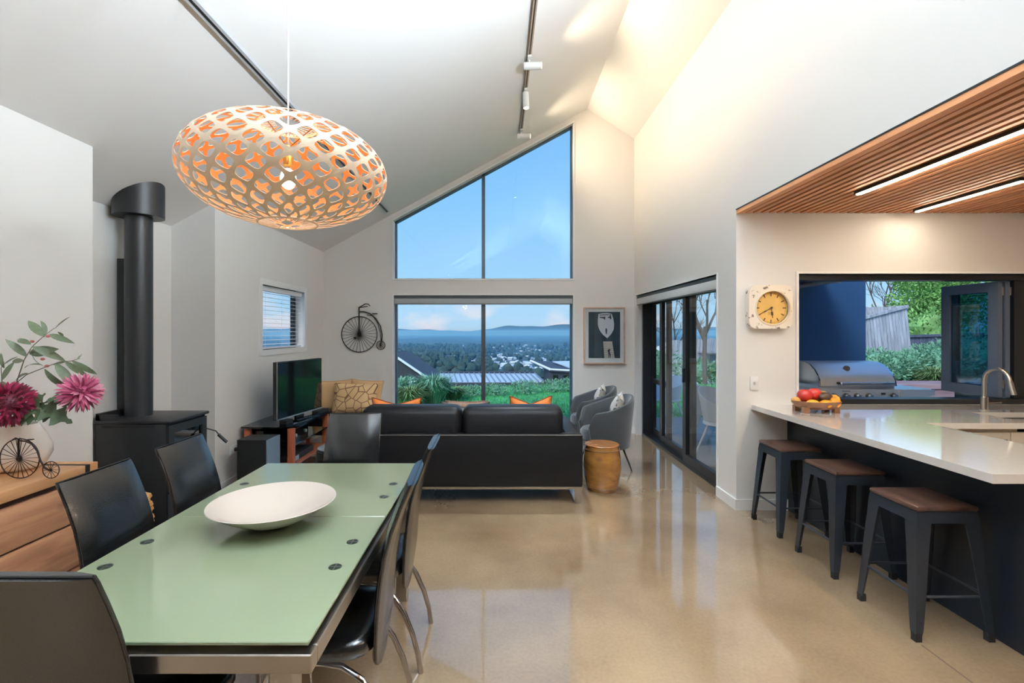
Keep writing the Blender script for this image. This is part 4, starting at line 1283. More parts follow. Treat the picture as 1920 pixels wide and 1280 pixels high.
# penny farthing ornaments
def penny(name, label, cat, C, R, c2, r2, ply, depth_y, spokes, wire, bars, loc, seat_px):
    t = thing(name, label, cat, loc)
    def wheel(nm, c, r_, n, w):
        rim = MB().tube([(c[0] + r_ * math.cos(2 * PI * k / 48), depth_y, c[1] + r_ * math.sin(2 * PI * k / 48)) for k in range(48)], w, 6, True).build(nm, TINBLK, t, True)
        sp = MB()
        for k in range(n):
            a = 2 * PI * k / n + .05
            sp.tube([(c[0] + r_ * .06 * math.cos(a), depth_y - w * .8, c[1] + r_ * .06 * math.sin(a)), (c[0] + r_ * math.cos(a), depth_y, c[1] + r_ * math.sin(a))], w * .55, 4)
        sp.build('spokes', TINBLK, rim)
        MB().tube([(c[0], depth_y - w * 4, c[1]), (c[0], depth_y + w * 2, c[1])], r_ * .09, 12).build('hub', TINBLK, rim, True)
    wheel('large_wheel', C, R, spokes, wire)
    wheel('small_wheel', c2, r2, max(12, spokes // 2), wire * .8)
    MB().tube([(C[0], depth_y - wire * 2.2, C[1]), (C[0], depth_y - wire * 2.2, bars[0][1])], wire * 1.6, 8).build('fork', TINBLK, t, True)
    MB().tube([(p[0], depth_y - wire * 2.2, p[1]) for p in ply], wire * 1.4, 8).build('backbone', TINBLK, t, True)
    MB().tube([(p[0], depth_y - wire * (2.2 + 3 * i), p[1]) for i, p in enumerate(bars)], wire * 1.1, 6).build('handlebar', TINBLK, t, True)
    MB().tube([(p[0], depth_y + wire * 2 * i, p[1]) for i, p in enumerate([(q[0], q[1] - R * .06 * j) for j, q in enumerate(bars)])], wire, 6).build('handlebar', TINBLK, t, True)
    s0 = seat_px
    MB().rbox(s0[0] - R * .13, s0[0] + R * .16, depth_y - wire * 5, depth_y + wire * 1, s0[1] - R * .025, s0[1] + R * .03, R * .02).build('saddle', TINBLK, t, True)
    return t
sc_ = 900 / 7.08
def wpx(x, y): return ((x - VX) / sc_, H - (y - VY) / sc_)
t = penny('penny_farthing_wall_art', 'black wire penny farthing wall sculpture beside the view window', 'wall art', wpx(674, 626.5), 33.2 / sc_, wpx(714, 647), 8.2 / sc_,
      [wpx(673.5, 584), wpx(684, 584.5), wpx(695, 588), wpx(706, 598), wpx(714, 612), wpx(717, 628), wpx(716, 640), wpx(714, 647)], 7.075, 28, .0065,
      [wpx(673.5, 576.5), wpx(680, 573.5), wpx(687, 570), wpx(693, 570.5), wpx(697, 574)], (wpx(674, 626)[0], 7.08, 1.2), wpx(703, 588))
MB().tube([(wpx(688, 590)[0], 7.072, wpx(688, 590)[1]), (wpx(699, 592)[0], 7.072, wpx(699, 592)[1]), (wpx(708, 605)[0], 7.072, wpx(708, 605)[1]), (wpx(713, 622)[0], 7.072, wpx(713, 622)[1]), (wpx(714.5, 638)[0], 7.072, wpx(714.5, 638)[1])], .005, 6).build('lower_backbone', TINBLK, t, True)
MB().rbox(wpx(664, 0)[0], wpx(669, 0)[0], 7.05, 7.07, wpx(0, 636)[1], wpx(0, 631)[1], .006).build('pedal', TINBLK, t, True)
for x, y in ((673.5, 600), (716, 640)):
    p = wpx(x, y); MB().tube([(p[0], 7.06, p[1]), (p[0], 7.1, p[1])], .004, 6).build('wall_pin', TINBLK, t)
dd = 2.19; s2 = 900 / dd
def spx(x, y): return ((x - VX) / s2, H - (y - VY) / s2)
zb = spx(0, 893.5)[1]
penny('penny_farthing_ornament', 'small bronze wire penny farthing model standing on the sideboard', 'ornament', (spx(37, 0)[0], QZ + 37 / s2 + .003), 37 / s2, (spx(95.5, 0)[0], QZ + 15.5 / s2 + .003), 15.5 / s2,
      [(spx(37, 0)[0], QZ + 72 / s2), (spx(50, 0)[0], QZ + 71 / s2), (spx(62, 0)[0], QZ + 66 / s2), (spx(72, 0)[0], QZ + 53 / s2), (spx(78, 0)[0], QZ + 35 / s2), (spx(86, 0)[0], QZ + 21 / s2), (spx(95.5, 0)[0], QZ + 16 / s2)], dd, 22, .0026,
      [(spx(37, 0)[0], QZ + 75 / s2), (spx(35, 0)[0], QZ + 78 / s2), (spx(32, 0)[0], QZ + 75 / s2)], (spx(50, 0)[0], dd, QZ), (spx(58, 0)[0], QZ + 74 / s2))

# ------------------------------------------------------------------ TV corner
tu = thing('tv_stand', 'glass and cherry wood television stand with shelves', 'tv stand', (-2.28, 5.2, 0))
UY0, UY1 = 4.735, 5.72
top = MB().prism([(-2.56, UY0 + .02), (-2.12, UY0 - .02), (-2.0, UY0 + .06), (-1.99, UY1), (-2.56, UY1)], .545, .56, 'z').build('glass_top', BLKGL, tu)
MB().prism([(-2.55, UY0 + .04), (-2.04, UY0 + .06), (-2.03, UY1 - .02), (-2.55, UY1 - .02)], .365, .378, 'z').build('shelf', BLKGL, tu)
MB().prism([(-2.55, UY0 + .04), (-2.04, UY0 + .06), (-2.03, UY1 - .02), (-2.55, UY1 - .02)], .16, .185, 'z').build('base_shelf', CHERRY, tu)
for x, y in ((-2.07, UY0 + .02), (-2.07, UY1 - .03), (-2.52, UY0 + .06), (-2.52, UY1 - .03)):
    MB().rbox(x - .022, x + .045, y - .02, y + .02, .03, .545, .006).build('post', CHERRY, tu, True)
boxes([(-2.54, -2.06, UY0 + .06, UY1 - .05, 0, .03)]).build('plinth', STEEL, tu)
boxes([(-2.56, -2.54, UY0 + .08, UY1 - .06, .03, .545)]).build('back_panel', BLACK, tu)
tv = thing('television', 'flat screen television on the glass stand', 'television', (-2.175, 5.28, .56))
TA = Vector((-2.25, 4.86, 0)); TB_ = Vector((-2.105, 5.70, 0))
tdir = (TB_ - TA).normalized(); tn = Vector((tdir.y, -tdir.x, 0))
def tbox(u0, u1, n0, n1, z0, z1):
    L = (TB_ - TA).length
    P = []
    for z in (z0, z1):
        for (u, n_) in ((u0, n0), (u1, n0), (u1, n1), (u0, n1)):
            q = TA + tdir * u * L + tn * n_; P.append((q.x, q.y, z))
    return MB().hexa(P)
tbox(0, 1, -.045, -.004, .60, 1.19).build('body', BLACK, tv)
tbox(.012, .988, -.004, .0, .615, 1.18).build('screen', SCREEN, tv)
tbox(0, .006, -.004, .002, .60, 1.19).build('bezel', STEEL, tv)
tbox(0, 1, -.004, .002, .598, .608).build('bezel', GREYM, tv)
tbox(.25, .75, -.12, .10, .561, .572).build('foot', BLKGL, tv)
tbox(.42, .58, -.04, -.01, .572, .62).build('neck', BLACK, tv)
tag(tbox(.02, .16, .015, .09, .561, .60).build('media_box', BLACK), 'small black media box under the near corner of the television', 'media box')
tag(tbox(.72, 1.0, .015, .085, .561, .60).build('soundbar', BLACK), 'black centre speaker under the far corner of the television', 'speaker')
av = thing('av_receiver', 'black receiver on the middle shelf of the television stand', 'receiver', (-2.28, 5.0, .378))
boxes([(-2.48, -2.09, 4.84, 5.25, .379, .50)]).build('case', BLKGL, av)
for y in (4.92, 5.17):
    MB().tube([(-2.089, y, .44), (-2.075, y, .44)], .018, 14).build('knob', GREYM, av, True)
dv = thing('disc_player', 'slim dark disc player on the lower shelf of the television stand', 'player', (-2.28, 5.0, .185))
boxes([(-2.48, -2.07, 4.83, 5.35, .186, .245)]).build('case', BLACK, dv)
boxes([(-2.069, -2.064, 4.85, 4.95, .192, .238)]).build('display', GREYM, dv)
sp = thing('subwoofer', 'black box subwoofer with pale grey front beside the television stand', 'speaker', (-2.28, 4.55, 0))
boxes([(-2.42, -2.152, 4.43, 4.69, .015, .50)]).build('cabinet', BLACK, sp)
boxes([(-2.15, -2.14, 4.432, 4.688, .02, .498)]).build('grille', mat('grey_blue_grille', (106, 128, 146), .45), sp)
for x in (-2.39, -2.18):
    for y in (4.46, 4.66): MB().tube([(x, y, 0), (x, y, .015)], .018, 10).build('foot', BLACK, sp)
# low bench with cushions in the corner
lb = thing('low_bench', 'low dark leather bench in the corner holding tan cushions', 'bench', (-1.98, 6.35, 0))
MB().rbox(-2.45, -1.55, 6.0, 6.75, .2, .44, .03).build('seat_pad', LEATHS, lb, True)
for x in (-2.4, -1.6):
    for y in (6.05, 6.7): MB().rbox(x - .025, x + .025, y - .025, y + .025, 0, .2, .004).build('leg', CHERRY, lb)

def cushion(name, label, c, w, h, t, m, yaw=0, tilt=0, notch=0, pipe=None, roll=0, group=None):
    o = thing(name, label, 'cushion', c, group)
    n = 14
    def pt(i, j, side):
        u = -1 + 2 * i / n; v = -1 + 2 * j / n
        e_ = (1 - abs(u) ** 3.0) * (1 - abs(v) ** 3.0)
        # pinched edges, pulled corners
        sx_ = 1 - .07 * (1 - v * v) * abs(u) ** 2; sz_ = 1 - .07 * (1 - u * u) * abs(v) ** 2
        z = v * sz_
        if notch and v > -1:
            z -= notch * max(0, 1 - abs(u) / .92) * ((v + 1) / 2) ** 1.6
        return Vector((u * sx_ * w / 2, side * (t / 2 * max(0, e_) ** .55 + .001), z * h / 2 + h / 2))
    b = MB(); vs = []; fs = []
    for side in (-1, 1):
        for j in range(n + 1):
            for i in range(n + 1): vs.append(pt(i, j, side))
    K = (n + 1) ** 2
    for s_ in (0, 1):
        for j in range(n):
            for i in range(n):
                a = s_ * K + j * (n + 1) + i
                fs.append((a, a + 1, a + n + 2, a + n + 1))
    b.add(vs, fs)
    bd = [(i, 0) for i in range(n)] + [(n, j) for j in range(n)] + [(n - i, n) for i in range(n)] + [(0, n - j) for j in range(n)]
    ed = []
    for k in range(len(bd)):
        p = bd[k]; q = bd[(k + 1) % len(bd)]
        A = p[1] * (n + 1) + p[0]; B = q[1] * (n + 1) + q[0]
        b.f.append([A, B, B + K, A + K]); b.m.append(0)
    M = Matrix.Rotation(yaw, 4, 'Z') @ Matrix.Rotation(tilt, 4, 'X') @ Matrix.Rotation(roll, 4, 'Y')
    rim = [(M @ ((pt(*q, -1) + pt(*q, 1)) / 2)) + Vector(c) for q in bd]
    b.xform(Matrix.Translation(c) @ M)
    b.build('cover', m, o, 60)
    MB().tube(rim, .006, 6, True).build('piping', pipe or m, o, True)
    return o
cushion('cushion', 'tan cushion with brown line pattern in the corner by the television', (-1.86, 6.14, .445), .56, .40, .16, TANP, .05, -.25, roll=.02)
cushion('cushion', 'plain tan cushion half hidden behind the television', (-2.2, 6.30, .445), .5, .42, .16, TANL, .1, -.2, roll=-.03)
cushion('cushion', 'plain tan cushion leaning behind the line patterned cushion', (-1.80, 6.36, .445), .46, .42, .14, TANL, -.1, -.2, roll=.05)

# ------------------------------------------------------------------ sofa
FX = thing('sofa', 'black leather two-cushion sofa seen from behind, on a chrome base', 'sofa', (-.32, 4.7, 0))
A0, A1 = -1.38, .729
MB().rbox(A0 + .14, A1 - .14, 4.31, 5.1, .15, .36, .02).build('seat_base', LEATHS, FX, True)
MB().rbox(A0, A1, 4.18, 4.30, .15, .604, .012).build('back_panel', LEATHS, FX, True)
MB().rbox(A0, A0 + .135, 4.305, 5.12, .15, .60, .012).build('arm', LEATHS, FX, True)
MB().rbox(A1 - .135, A1, 4.305, 5.12, .15, .60, .012).build('arm', LEATHS, FX, True)
mid = (864.5 - VX) * 4.25 / F
for (a, b) in ((-1.235, mid - .004), (mid + .004, .575)):
    MB().rbox(a, b, 4.30, 5.1, .365, .475, .04, 3).build('seat_cushion', LEATHS, FX, 60)
    c = MB().rbox(a - .0, b, 4.235, 4.50, .5, .825, .07, 4)
    # slump the top slightly
    c.v = [(p[0], p[1] + (p[2] - .5) * .12, p[2] + (.012 * math.cos((p[0] - (a + b) / 2) * 3) if p[2] > .7 else 0)) for p in c.v]
    c.build('back_cushion', LEATHS, FX, 60)
MB().tube([(A0 + .01, 4.178, .6), (A1 - .01, 4.178, .6)], .006, 6).build('piping', mat('sofa_piping', (70, 66, 62), .4), FX)
boxes([(A0 + .02, A1 - .0, 4.185, 4.215, .128, .149)]).build('base_rail', CHROME, FX)
boxes([(A0 + .02, A1 - .02, 5.06, 5.09, .128, .149)]).build('base_rail', CHROME, FX)
for x in (A0 + .02, A1 - .07):
    boxes([(x, x + .06, 4.19, 4.202, 0, .128), (x, x + .06, 5.08, 5.092, 0, .128), (x, x + .06, 4.202, 5.08, 0, .012)]).build('leg', CHROME, FX)
cushion('cushion', 'burnt orange cushion with chopped top at the left of the sofa', (-1.0, 4.72, .478), .48, .385, .15, ORCUSH, 0, .12, .30, ORPIPE, group='chopped cushions along the sofa')
cushion('cushion', 'taupe cushion with chopped top in the middle of the sofa', (-.33, 4.70, .478), .47, .345, .15, GRCUSH, 0, .12, .26, GRCUSH, group='chopped cushions along the sofa')
cushion('cushion', 'brown tweed cushion standing behind the taupe one on the sofa', (-.33, 4.90, .478), .43, .325, .12, TWEED, 0, .1, .0, TWEED, group='chopped cushions along the sofa')
cushion('cushion', 'burnt orange cushion with chopped top at the right of the sofa', (.305, 4.72, .478), .41, .40, .15, ORCUSH, .05, .12, .34, ORPIPE, group='chopped cushions along the sofa')

# dark drum pouf behind the far dining chair
pf = thing('drum_pouf', 'dark drum-shaped pouf between the far dining chair and television stand', 'pouf', (-1.26, 3.78, 0))
MB().lathe([(.15, 0), (.165, .02), (.168, .3), (.172, .55), (.168, .575), (.15, .588)], (-1.26, 3.78, 0), 32).build('body', LEATHS, pf, True)
MB().lathe([(.16, 0), (.162, .008), (.150, .014), (.0001, .016)], (-1.26, 3.78, .588), 32).build('lid', mat('pouf_lid', (96, 104, 106), .4), pf, True)
MB().tube([(-1.26 + .173 * math.cos(2 * PI * k / 32), 3.78 + .173 * math.sin(2 * PI * k / 32), .53) for k in range(32)], .004, 6, True).build('piping', LEATHS, pf)

# barrel stool
bx, by = .985, 4.60
br = thing('barrel_stool', 'honey coloured wooden barrel stool beside the sofa arm', 'stool', (bx, by, 0))
MB().lathe([(.135, 0), (.142, .004), (.155, .05), (.172, .13), (.179, .21), (.175, .30), (.163, .38), (.153, .42)], (bx, by, 0), 40).build('body', BARRELW, br, True)
MB().lathe([(.155, .42), (.157, .426), (.150, .434), (.0001, .436)], (bx, by, 0), 40).build('top', BARRELT, br, True)
MB().tube([(bx + .156 * math.cos(2 * PI * k / 40), by + .156 * math.sin(2 * PI * k / 40), .425) for k in range(40)], .006, 6, True).build('rim', BARRELT, br, True)
MB().tube([(bx + .164 * math.cos(2 * PI * k / 40), by + .164 * math.sin(2 * PI * k / 40), .385) for k in range(40)], .004, 6, True).build('band', mat('dark_band', (96, 58, 26), .4), br)
MB().tube([(bx + .15 * math.cos(2 * PI * k / 40), by + .15 * math.sin(2 * PI * k / 40), .03) for k in range(40)], .004, 6, True).build('band', MATS['dark_band'], br)

# ------------------------------------------------------------------ tub armchairs (open side -x)
def tub_shell(R0, R1, zb_, hb, hf, th, a_open, n=40, rows=8):
    """curved wall from angle -a_open..a_open about +x, inner and outer skin"""
    vs = []; fs = []
    def ht(a):
        t = abs(a) / a_open
        drop = (1 - math.cos(PI * min(1, t))) / 2
        z = hb + (hf - hb) * drop
        if t > .88: z -= (hf - zb_) * .35 * ((t - .88) / .12) ** 2
        return z
    for skin in (0, 1):
        for i in range(n + 1):
            a = -a_open + 2 * a_open * i / n
            for j in range(rows + 1):
                s_ = j / rows
                z = zb_ + (ht(a) - zb_) * s_
                r_ = R0 + (R1 - R0) * s_ - skin * th
                if j == rows: r_ += (-1 if skin == 0 else 1) * th * .25
                vs.append((r_ * math.cos(a), r_ * math.sin(a) * 1.0, z - (.0 if j < rows else .008)))
    K = (n + 1) * (rows + 1)
    for i in range(n):
        for j in range(rows):
            a = i * (rows + 1) + j
            fs.append((a, a + rows + 1, a + rows + 2, a + 1)); fs.append((K + a, K + a + 1, K + a + rows + 2, K + a + rows + 1))
        a = i * (rows + 1) + rows
        fs.append((a, a + rows + 1, K + a + rows + 1, K + a)); a = i * (rows + 1)
        fs.append((a, K + a, K + a + rows + 1, a + rows + 1))
    for i in (0, n):
        for j in range(rows):
            a = i * (rows + 1) + j
            fs.append((a, a + 1, K + a + 1, K + a))
    m = MB(); m.add(vs, fs)
    top = [( (vs[i * (rows + 1) + rows][0] + vs[K + i * (rows + 1) + rows][0]) / 2, (vs[i * (rows + 1) + rows][1] + vs[K + i * (rows + 1) + rows][1]) / 2, vs[i * (rows + 1) + rows][2] + .004) for i in range(n + 1)]
    front = [[vs[i * (rows + 1) + j] for j in range(rows + 1)] for i in (0, n)]
    return m, top, front
def make_armchair():
    r = thing('tub_armchair', 'x', 'armchair', (0, 0, 0), 'grey velvet tub armchairs by the sliding doors')
    m, top, fr_ = tub_shell(.27, .325, .24, .80, .63, .055, math.radians(140))
    m.build('back_shell', GREYV, r, 60)
    MB().tube(fr_[0] + top + fr_[1][::-1], .006, 6).build('piping', PIPING, r, True)
    MB().lathe([(.0001, .23), (.24, .23), (.265, .25), (.262, .30), (.0001, .30)], (0, 0, 0), 36).build('seat_base', GREYV, r, True)
    MB().lathe([(.0001, .305), (.24, .305), (.262, .33), (.262, .40), (.24, .43), (.0001, .44)], (-.012, 0, 0), 36).build('seat_cushion', GREYV, r, True)
    for sx_ in (-1, 1):
        for sy_ in (-1, 1):
            MB().tube([(.15 * sx_, .15 * sy_, .24), (.225 * sx_, .225 * sy_, 0)], [.012, .007], 8).build('leg', mat('leg_metal', (70, 66, 60), .3, metal=.8) if 'leg_metal' not in MATS else MATS['leg_metal'], r, True)
    return r
ac = make_armchair()
for i, ((x, y), lbl) in enumerate((((1.18, 5.36), 'dark grey tub armchair behind the barrel stool'), ((1.20, 6.22), 'dark grey tub armchair closest to the window wall'))):
    a = ac if i == 0 else copy_tree(ac)
    a.location = (x, y, 0); a['label'] = lbl; a.rotation_euler = (0, 0, math.radians(6 if i == 0 else 2))
cushion('cushion', 'grey floral cushion in the nearer tub armchair', (1.27, 5.36, .46), .36, .36, .14, FLORAL, PI / 2 - .35, .22, .18)
cushion('cushion', 'grey floral cushion in the further tub armchair', (1.26, 6.22, .46), .36, .36, .14, FLORAL, PI / 2 - .3, .22, .18)

# ------------------------------------------------------------------ framed print
AX0, AX1, AZ0, AZ1 = [(1094 - VX) / 126.76, (1171 - VX) / 126.76, H - (682 - VY) / 126.76, H - (576 - VY) / 126.76]
ar = thing('framed_print', 'framed print of a white rowing boat and jetty on dark water', 'picture', ((AX0 + AX1) / 2, 7.08, AZ0))
FRW = wood('pale_oak_frame', (176, 138, 116), (196, 160, 138), (6, 6, 6), .4)
for b in ((AX0, AX0 + .018, AZ0, AZ1), (AX1 - .018, AX1, AZ0, AZ1), (AX0 + .018, AX1 - .018, AZ0, AZ0 + .018), (AX0 + .018, AX1 - .018, AZ1 - .018, AZ1)):
    boxes([(b[0], b[1], 7.06, 7.099, b[2], b[3])]).build('frame_bar', FRW, ar)
boxes([(AX0 + .018, AX1 - .018, 7.078, 7.09, AZ0 + .018, AZ1 - .018)]).build('mat_board', mat('white_mount', (228, 230, 232), .6), ar)
def apx(x, y): return ((1080 + x / 9.142 - VX) / 126.76, H - (560 + y / 9.142 - VY) / 126.76)
def ashape(nm, pts, m, y):
    MB().prism([apx(*p) for p in pts][::-1], y, y + .001).build(nm, m, ar)
WATER = mat('dark_teal_water', (38, 56, 68), .5, noise=.35, nscale=7)
ashape('water', [(210, 225), (750, 225), (750, 1015), (210, 1015)], WATER, 7.0765)
BOATM = mat('print_white', (214, 218, 228), .5)
hull = [(380, 262), (455, 246), (540, 244), (605, 258), (630, 330), (648, 430), (642, 520), (600, 600), (530, 676), (450, 610), (400, 540), (370, 460), (368, 360)]
ashape('boat_hull', hull, BOATM, 7.0755)
JET = mat('print_jetty', (206, 198, 192), .5)
for k in range(9):
    y0 = 730 + k * 31.6; y1 = y0 + 28
    l0 = 460 + k * 2.2; r0 = 612 + k * 5
    ashape('jetty_plank', [(l0, y0), (r0, y0), (r0 + 5, y1), (l0 + 2, y1)], JET, 7.0755)
PD = mat('print_dark', (46, 52, 62), .5)
ashape('stern_seat', [(395, 270), (560, 262), (562, 280), (398, 290)], mat('print_grey', (120, 128, 138), .5), 7.0748)
ashape('oar', [(398, 308), (470, 312), (492, 300), (496, 330), (490, 368), (470, 340), (400, 326)], PD, 7.0748)
ashape('oar', [(536, 312), (572, 306), (575, 262), (590, 264), (600, 345), (580, 352), (570, 326), (540, 326)], PD, 7.0748)
ashape('boat_figure', [(500, 512), (520, 500), (528, 540), (520, 612), (505, 600), (498, 548)], PD, 7.0748)
ashape('jetty_figure', [(530, 885), (560, 858), (585, 862), (572, 890), (575, 930), (588, 945), (584, 1010), (574, 1010), (570, 950), (562, 950), (560, 1008), (550, 1008), (548, 920)], PD, 7.0748)
boxes([(AX0 + .018, AX1 - .018, 7.068, 7.070, AZ0 + .018, AZ1 - .018)]).build('glazing', glass('print_glass', (.97, .98, .98), 1.35), ar)

# ================================================================== OUTDOORS
# ------------------------------------------------------------------ ground near the house
def sheet(name, x0, x1, y0, y1, nx, ny, fz, m):
    vs = []; fs = []
    for j in range(ny + 1):
        for i in range(nx + 1):
            x = x0 + (x1 - x0) * i / nx; y = y0 + (y1 - y0) * j / ny
            vs.append((x, y, fz(x, y)))
    for j in range(ny):
        for i in range(nx):
            a = j * (nx + 1) + i
            fs.append((a, a + 1, a + nx + 2, a + nx + 1))
    b = MB(); b.add(vs, fs)
    return b
def lawn_z(x, y):
    z = -.18 + .012 * max(0, x) + .03 * math.sin(x * .7) * math.sin(y * .5)
    if y > 14.5: z -= .10 * (y - 14.5) ** 1.5
    if x < -3.5: z -= .03 * (-3.5 - x)
    return z
lw = sheet('lawn', -9, 9, 8.6, 16.8, 36, 26, lawn_z, GRASSM).build('lawn', GRASSM, None, True)
tag(lw, 'green lawn beyond the view window', 'lawn', kind='stuff')
gb = MB()
for k in range(16000):
    y = 8.7 + 6.5 * random.random() ** 1.0; x = random.uniform(-.30, .52) * y + random.uniform(-.6, .6)
    z = lawn_z(x, y); a = random.uniform(0, PI); h = random.uniform(.03, .07); w = .012
    dx, dy = w * math.cos(a), w * math.sin(a)
    gb.add([(x - dx, y - dy, z - .005), (x + dx, y + dy, z - .005), (x + random.uniform(-.03, .03), y + random.uniform(-.03, .03), z + h)], [(0, 1, 2)])
go = gb.build('grass', GRASSB); tag(go, 'short grass blades of the lawn', 'grass', kind='stuff')
pt = boxes([(2.28, 6.6, 4.25, 8.6, -.3, -.03), (6.6, 14, 4.25, 9.2, -.3, .02), (-3, 2.28, 7.3, 8.6, -.3, -.1)]).build('patio', PATIO)
struct(pt, 'grey concrete patio outside the sliding doors', 'patio')
gs = sheet('garden_bed', 7.4, 19, 9.2, 20, 24, 16, lambda x, y: -.05 + .16 * (min(y, 14) - 9.2), SOIL).build('garden_bed', SOIL)
struct(gs, 'sloping garden bed below the timber fences', 'ground')

# ------------------------------------------------------------------ valley, mountains, haze
def val_z(x, y):
    d = math.hypot(x, y)
    z = -62 - .0015 * d
    # wooded spur coming in from the left
    z += 34 * math.exp(-((x + 330) / 240) ** 2 - ((y - 760) / 420) ** 2)
    z += 16 * math.exp(-((x + 60) / 140) ** 2 - ((y - 420) / 180) ** 2)
    z += 10 * math.sin(x * .004 + 1) * math.sin(y * .003) + 3 * math.sin(x * .021) * math.sin(y * .017 + 2)
    return z
ys = [45, 70, 100, 140, 190, 250, 320, 400, 500, 620, 760, 930, 1150, 1450, 1900, 2600, 3800, 6000, 9500, 14500]
vs = []; fs = []; NXV = 60
for y in ys:
    for i in range(NXV + 1):
        x = (-1 + 2 * i / NXV) * (y * 1.1 + 120)
        z = val_z(x, y)
        if y < 140: z = -8 + (z + 8) * max(0, (y - 45) / 95)
        vs.append((x, y, z))
for j in range(len(ys) - 1):
    for i in range(NXV):
        a = j * (NXV + 1) + i
        fs.append((a, a + 1, a + NXV + 2, a + NXV + 1))
def valley_mat():
    m = mat('valley_fields', (50, 78, 84), .9)
    n = m.node_tree; b = n.nodes['Principled BSDF']
    t = n.nodes.new('ShaderNodeTexCoord')
    v = n.nodes.new('ShaderNodeTexVoronoi'); v.inputs['Scale'].default_value = .011
    a = n.nodes.new('ShaderNodeTexNoise'); a.inputs['Scale'].default_value = .02; a.inputs['Detail'].default_value = 8
    n.links.new(t.outputs['Object'], v.inputs['Vector']); n.links.new(t.outputs['Object'], a.inputs['Vector'])
    r = n.nodes.new('ShaderNodeValToRGB')
    r.color_ramp.elements[0].color = lin(30, 52, 62); r.color_ramp.elements[1].color = lin(84, 116, 104)
    e = r.color_ramp.elements.new(.5); e.color = lin(42, 74, 80)
    sp = n.nodes.new('ShaderNodeSeparateColor'); n.links.new(v.outputs['Color'], sp.inputs[0])
    mx = n.nodes.new('ShaderNodeMath'); mx.operation = 'MULTIPLY_ADD'; mx.inputs[1].default_value = .55; 
    n.links.new(sp.outputs[0], mx.inputs[0])
    m3 = n.nodes.new('ShaderNodeMath'); m3.operation = 'MULTIPLY_ADD'; m3.inputs[1].default_value = 1.6; m3.inputs[2].default_value = -.55
    n.links.new(a.outputs[0], m3.inputs[0]); n.links.new(m3.outputs[0], mx.inputs[2])
    n.links.new(mx.outputs[0], r.inputs[0]); n.links.new(r.outputs[0], b.inputs['Base Color'])
    return m
vb_ = MB(); vb_.add(vs, fs)
vo = vb_.build('valley_floor', valley_mat(), None, True)
struct(vo, 'broad green valley plain stretching to the horizon', 'ground')
# mountains
ms = []; mf = []; NM = 160
for i in range(NM + 1):
    x = -9000 + 18000 * i / NM
    h = 60 + 60 * abs(math.sin(x * .00035 + .6)) + 34 * math.sin(x * .0013) + 20 * math.sin(x * .0031 + 1) + 9 * math.sin(x * .0083)
    h += 90 * math.exp(-((x - 2600) / 1500) ** 2) + 40 * math.exp(-((x - 300) / 500) ** 2)
    h = max(20, h)
    ms += [(x, 13000, -120), (x, 13400, h * .6), (x, 13900, h), (x, 14600, -120)]
for i in range(NM):
    for j in range(3):
        a = i * 4 + j
        mf.append((a, a + 4, a + 5, a + 1))
mb = MB(); mb.add(ms, mf)
mo = mb.build('mountain_range', mat('mountain_forest', (70, 92, 92), .9), None, True)
tag(mo, 'hazy blue mountain range along the horizon', 'mountains', kind='structure')
# haze: thin scattering air over the valley
hz = MB().box(-9000, 9000, 160, 12500, -140, 30).build('valley_haze', None)
hm = bpy.data.materials.new('blue_haze'); hm.use_nodes = True
n = hm.node_tree; n.nodes.clear()
ho = n.nodes.new('ShaderNodeOutputMaterial'); vs_n = n.nodes.new('ShaderNodeVolumeScatter')
vs_n.inputs['Color'].default_value = (.16, .55, 1.0, 1); vs_n.inputs['Density'].default_value = 1 / 5200
vs_n.inputs['Anisotropy'].default_value = .2
n.links.new(vs_n.outputs[0], ho.inputs['Volume'])
hz.data.materials.clear(); hz.data.materials.append(hm)
tag(hz, 'blue atmospheric haze lying over the distant valley', 'haze', kind='stuff')
# houses in the valley
hme = MB()
hme.box(-5, 5, -3.5, 3.5, -1, 3)
hme.mi(1).prism([(-4.2, 3), (4.2, 3), (0, 5.4)], -5.6, 5.6, 'x')
VR = [mat('pale_roof', (200, 214, 226), .6), mat('silver_roof', (148, 170, 190), .6), mat('grey_roof', (92, 104, 120), .6)]
TOWNW = mat('town_wall', (168, 184, 198), .7)
HM = [hme.mesh('house', [TOWNW, r]) for r in VR]
random.seed(21)
HL = ['distant pale-roofed house in the valley town', 'distant silver-roofed house in the valley town', 'distant grey-roofed house in the valley town']
HPOS = []
while len(HPOS) < 190:
    k = len(HPOS)
    y = random.uniform(600, 2200) if k % 3 else random.uniform(560, 1000)
    if k < 130: x = random.gauss(.05, .05) * y
    else: x = random.uniform(-.21, -.03) * y
    if any(math.hypot(x - hx, y - hy) < 15 for hx, hy in HPOS): continue
    HPOS.append((x, y))
    kind = random.choice((0, 0, 1, 1, 2))
    o = bpy.data.objects.new('house', HM[kind])
    o.location = (x, y, val_z(x, y) + .6); o.rotation_euler = (0, 0, random.uniform(0, PI))
    s_ = random.uniform(.7, 1.15); o.scale = (s_, s_, s_)
    COL.objects.link(o); tag(o, HL[kind], 'house', ['pale-roofed houses in the valley', 'silver-roofed houses in the valley', 'grey-roofed houses in the valley'][kind])
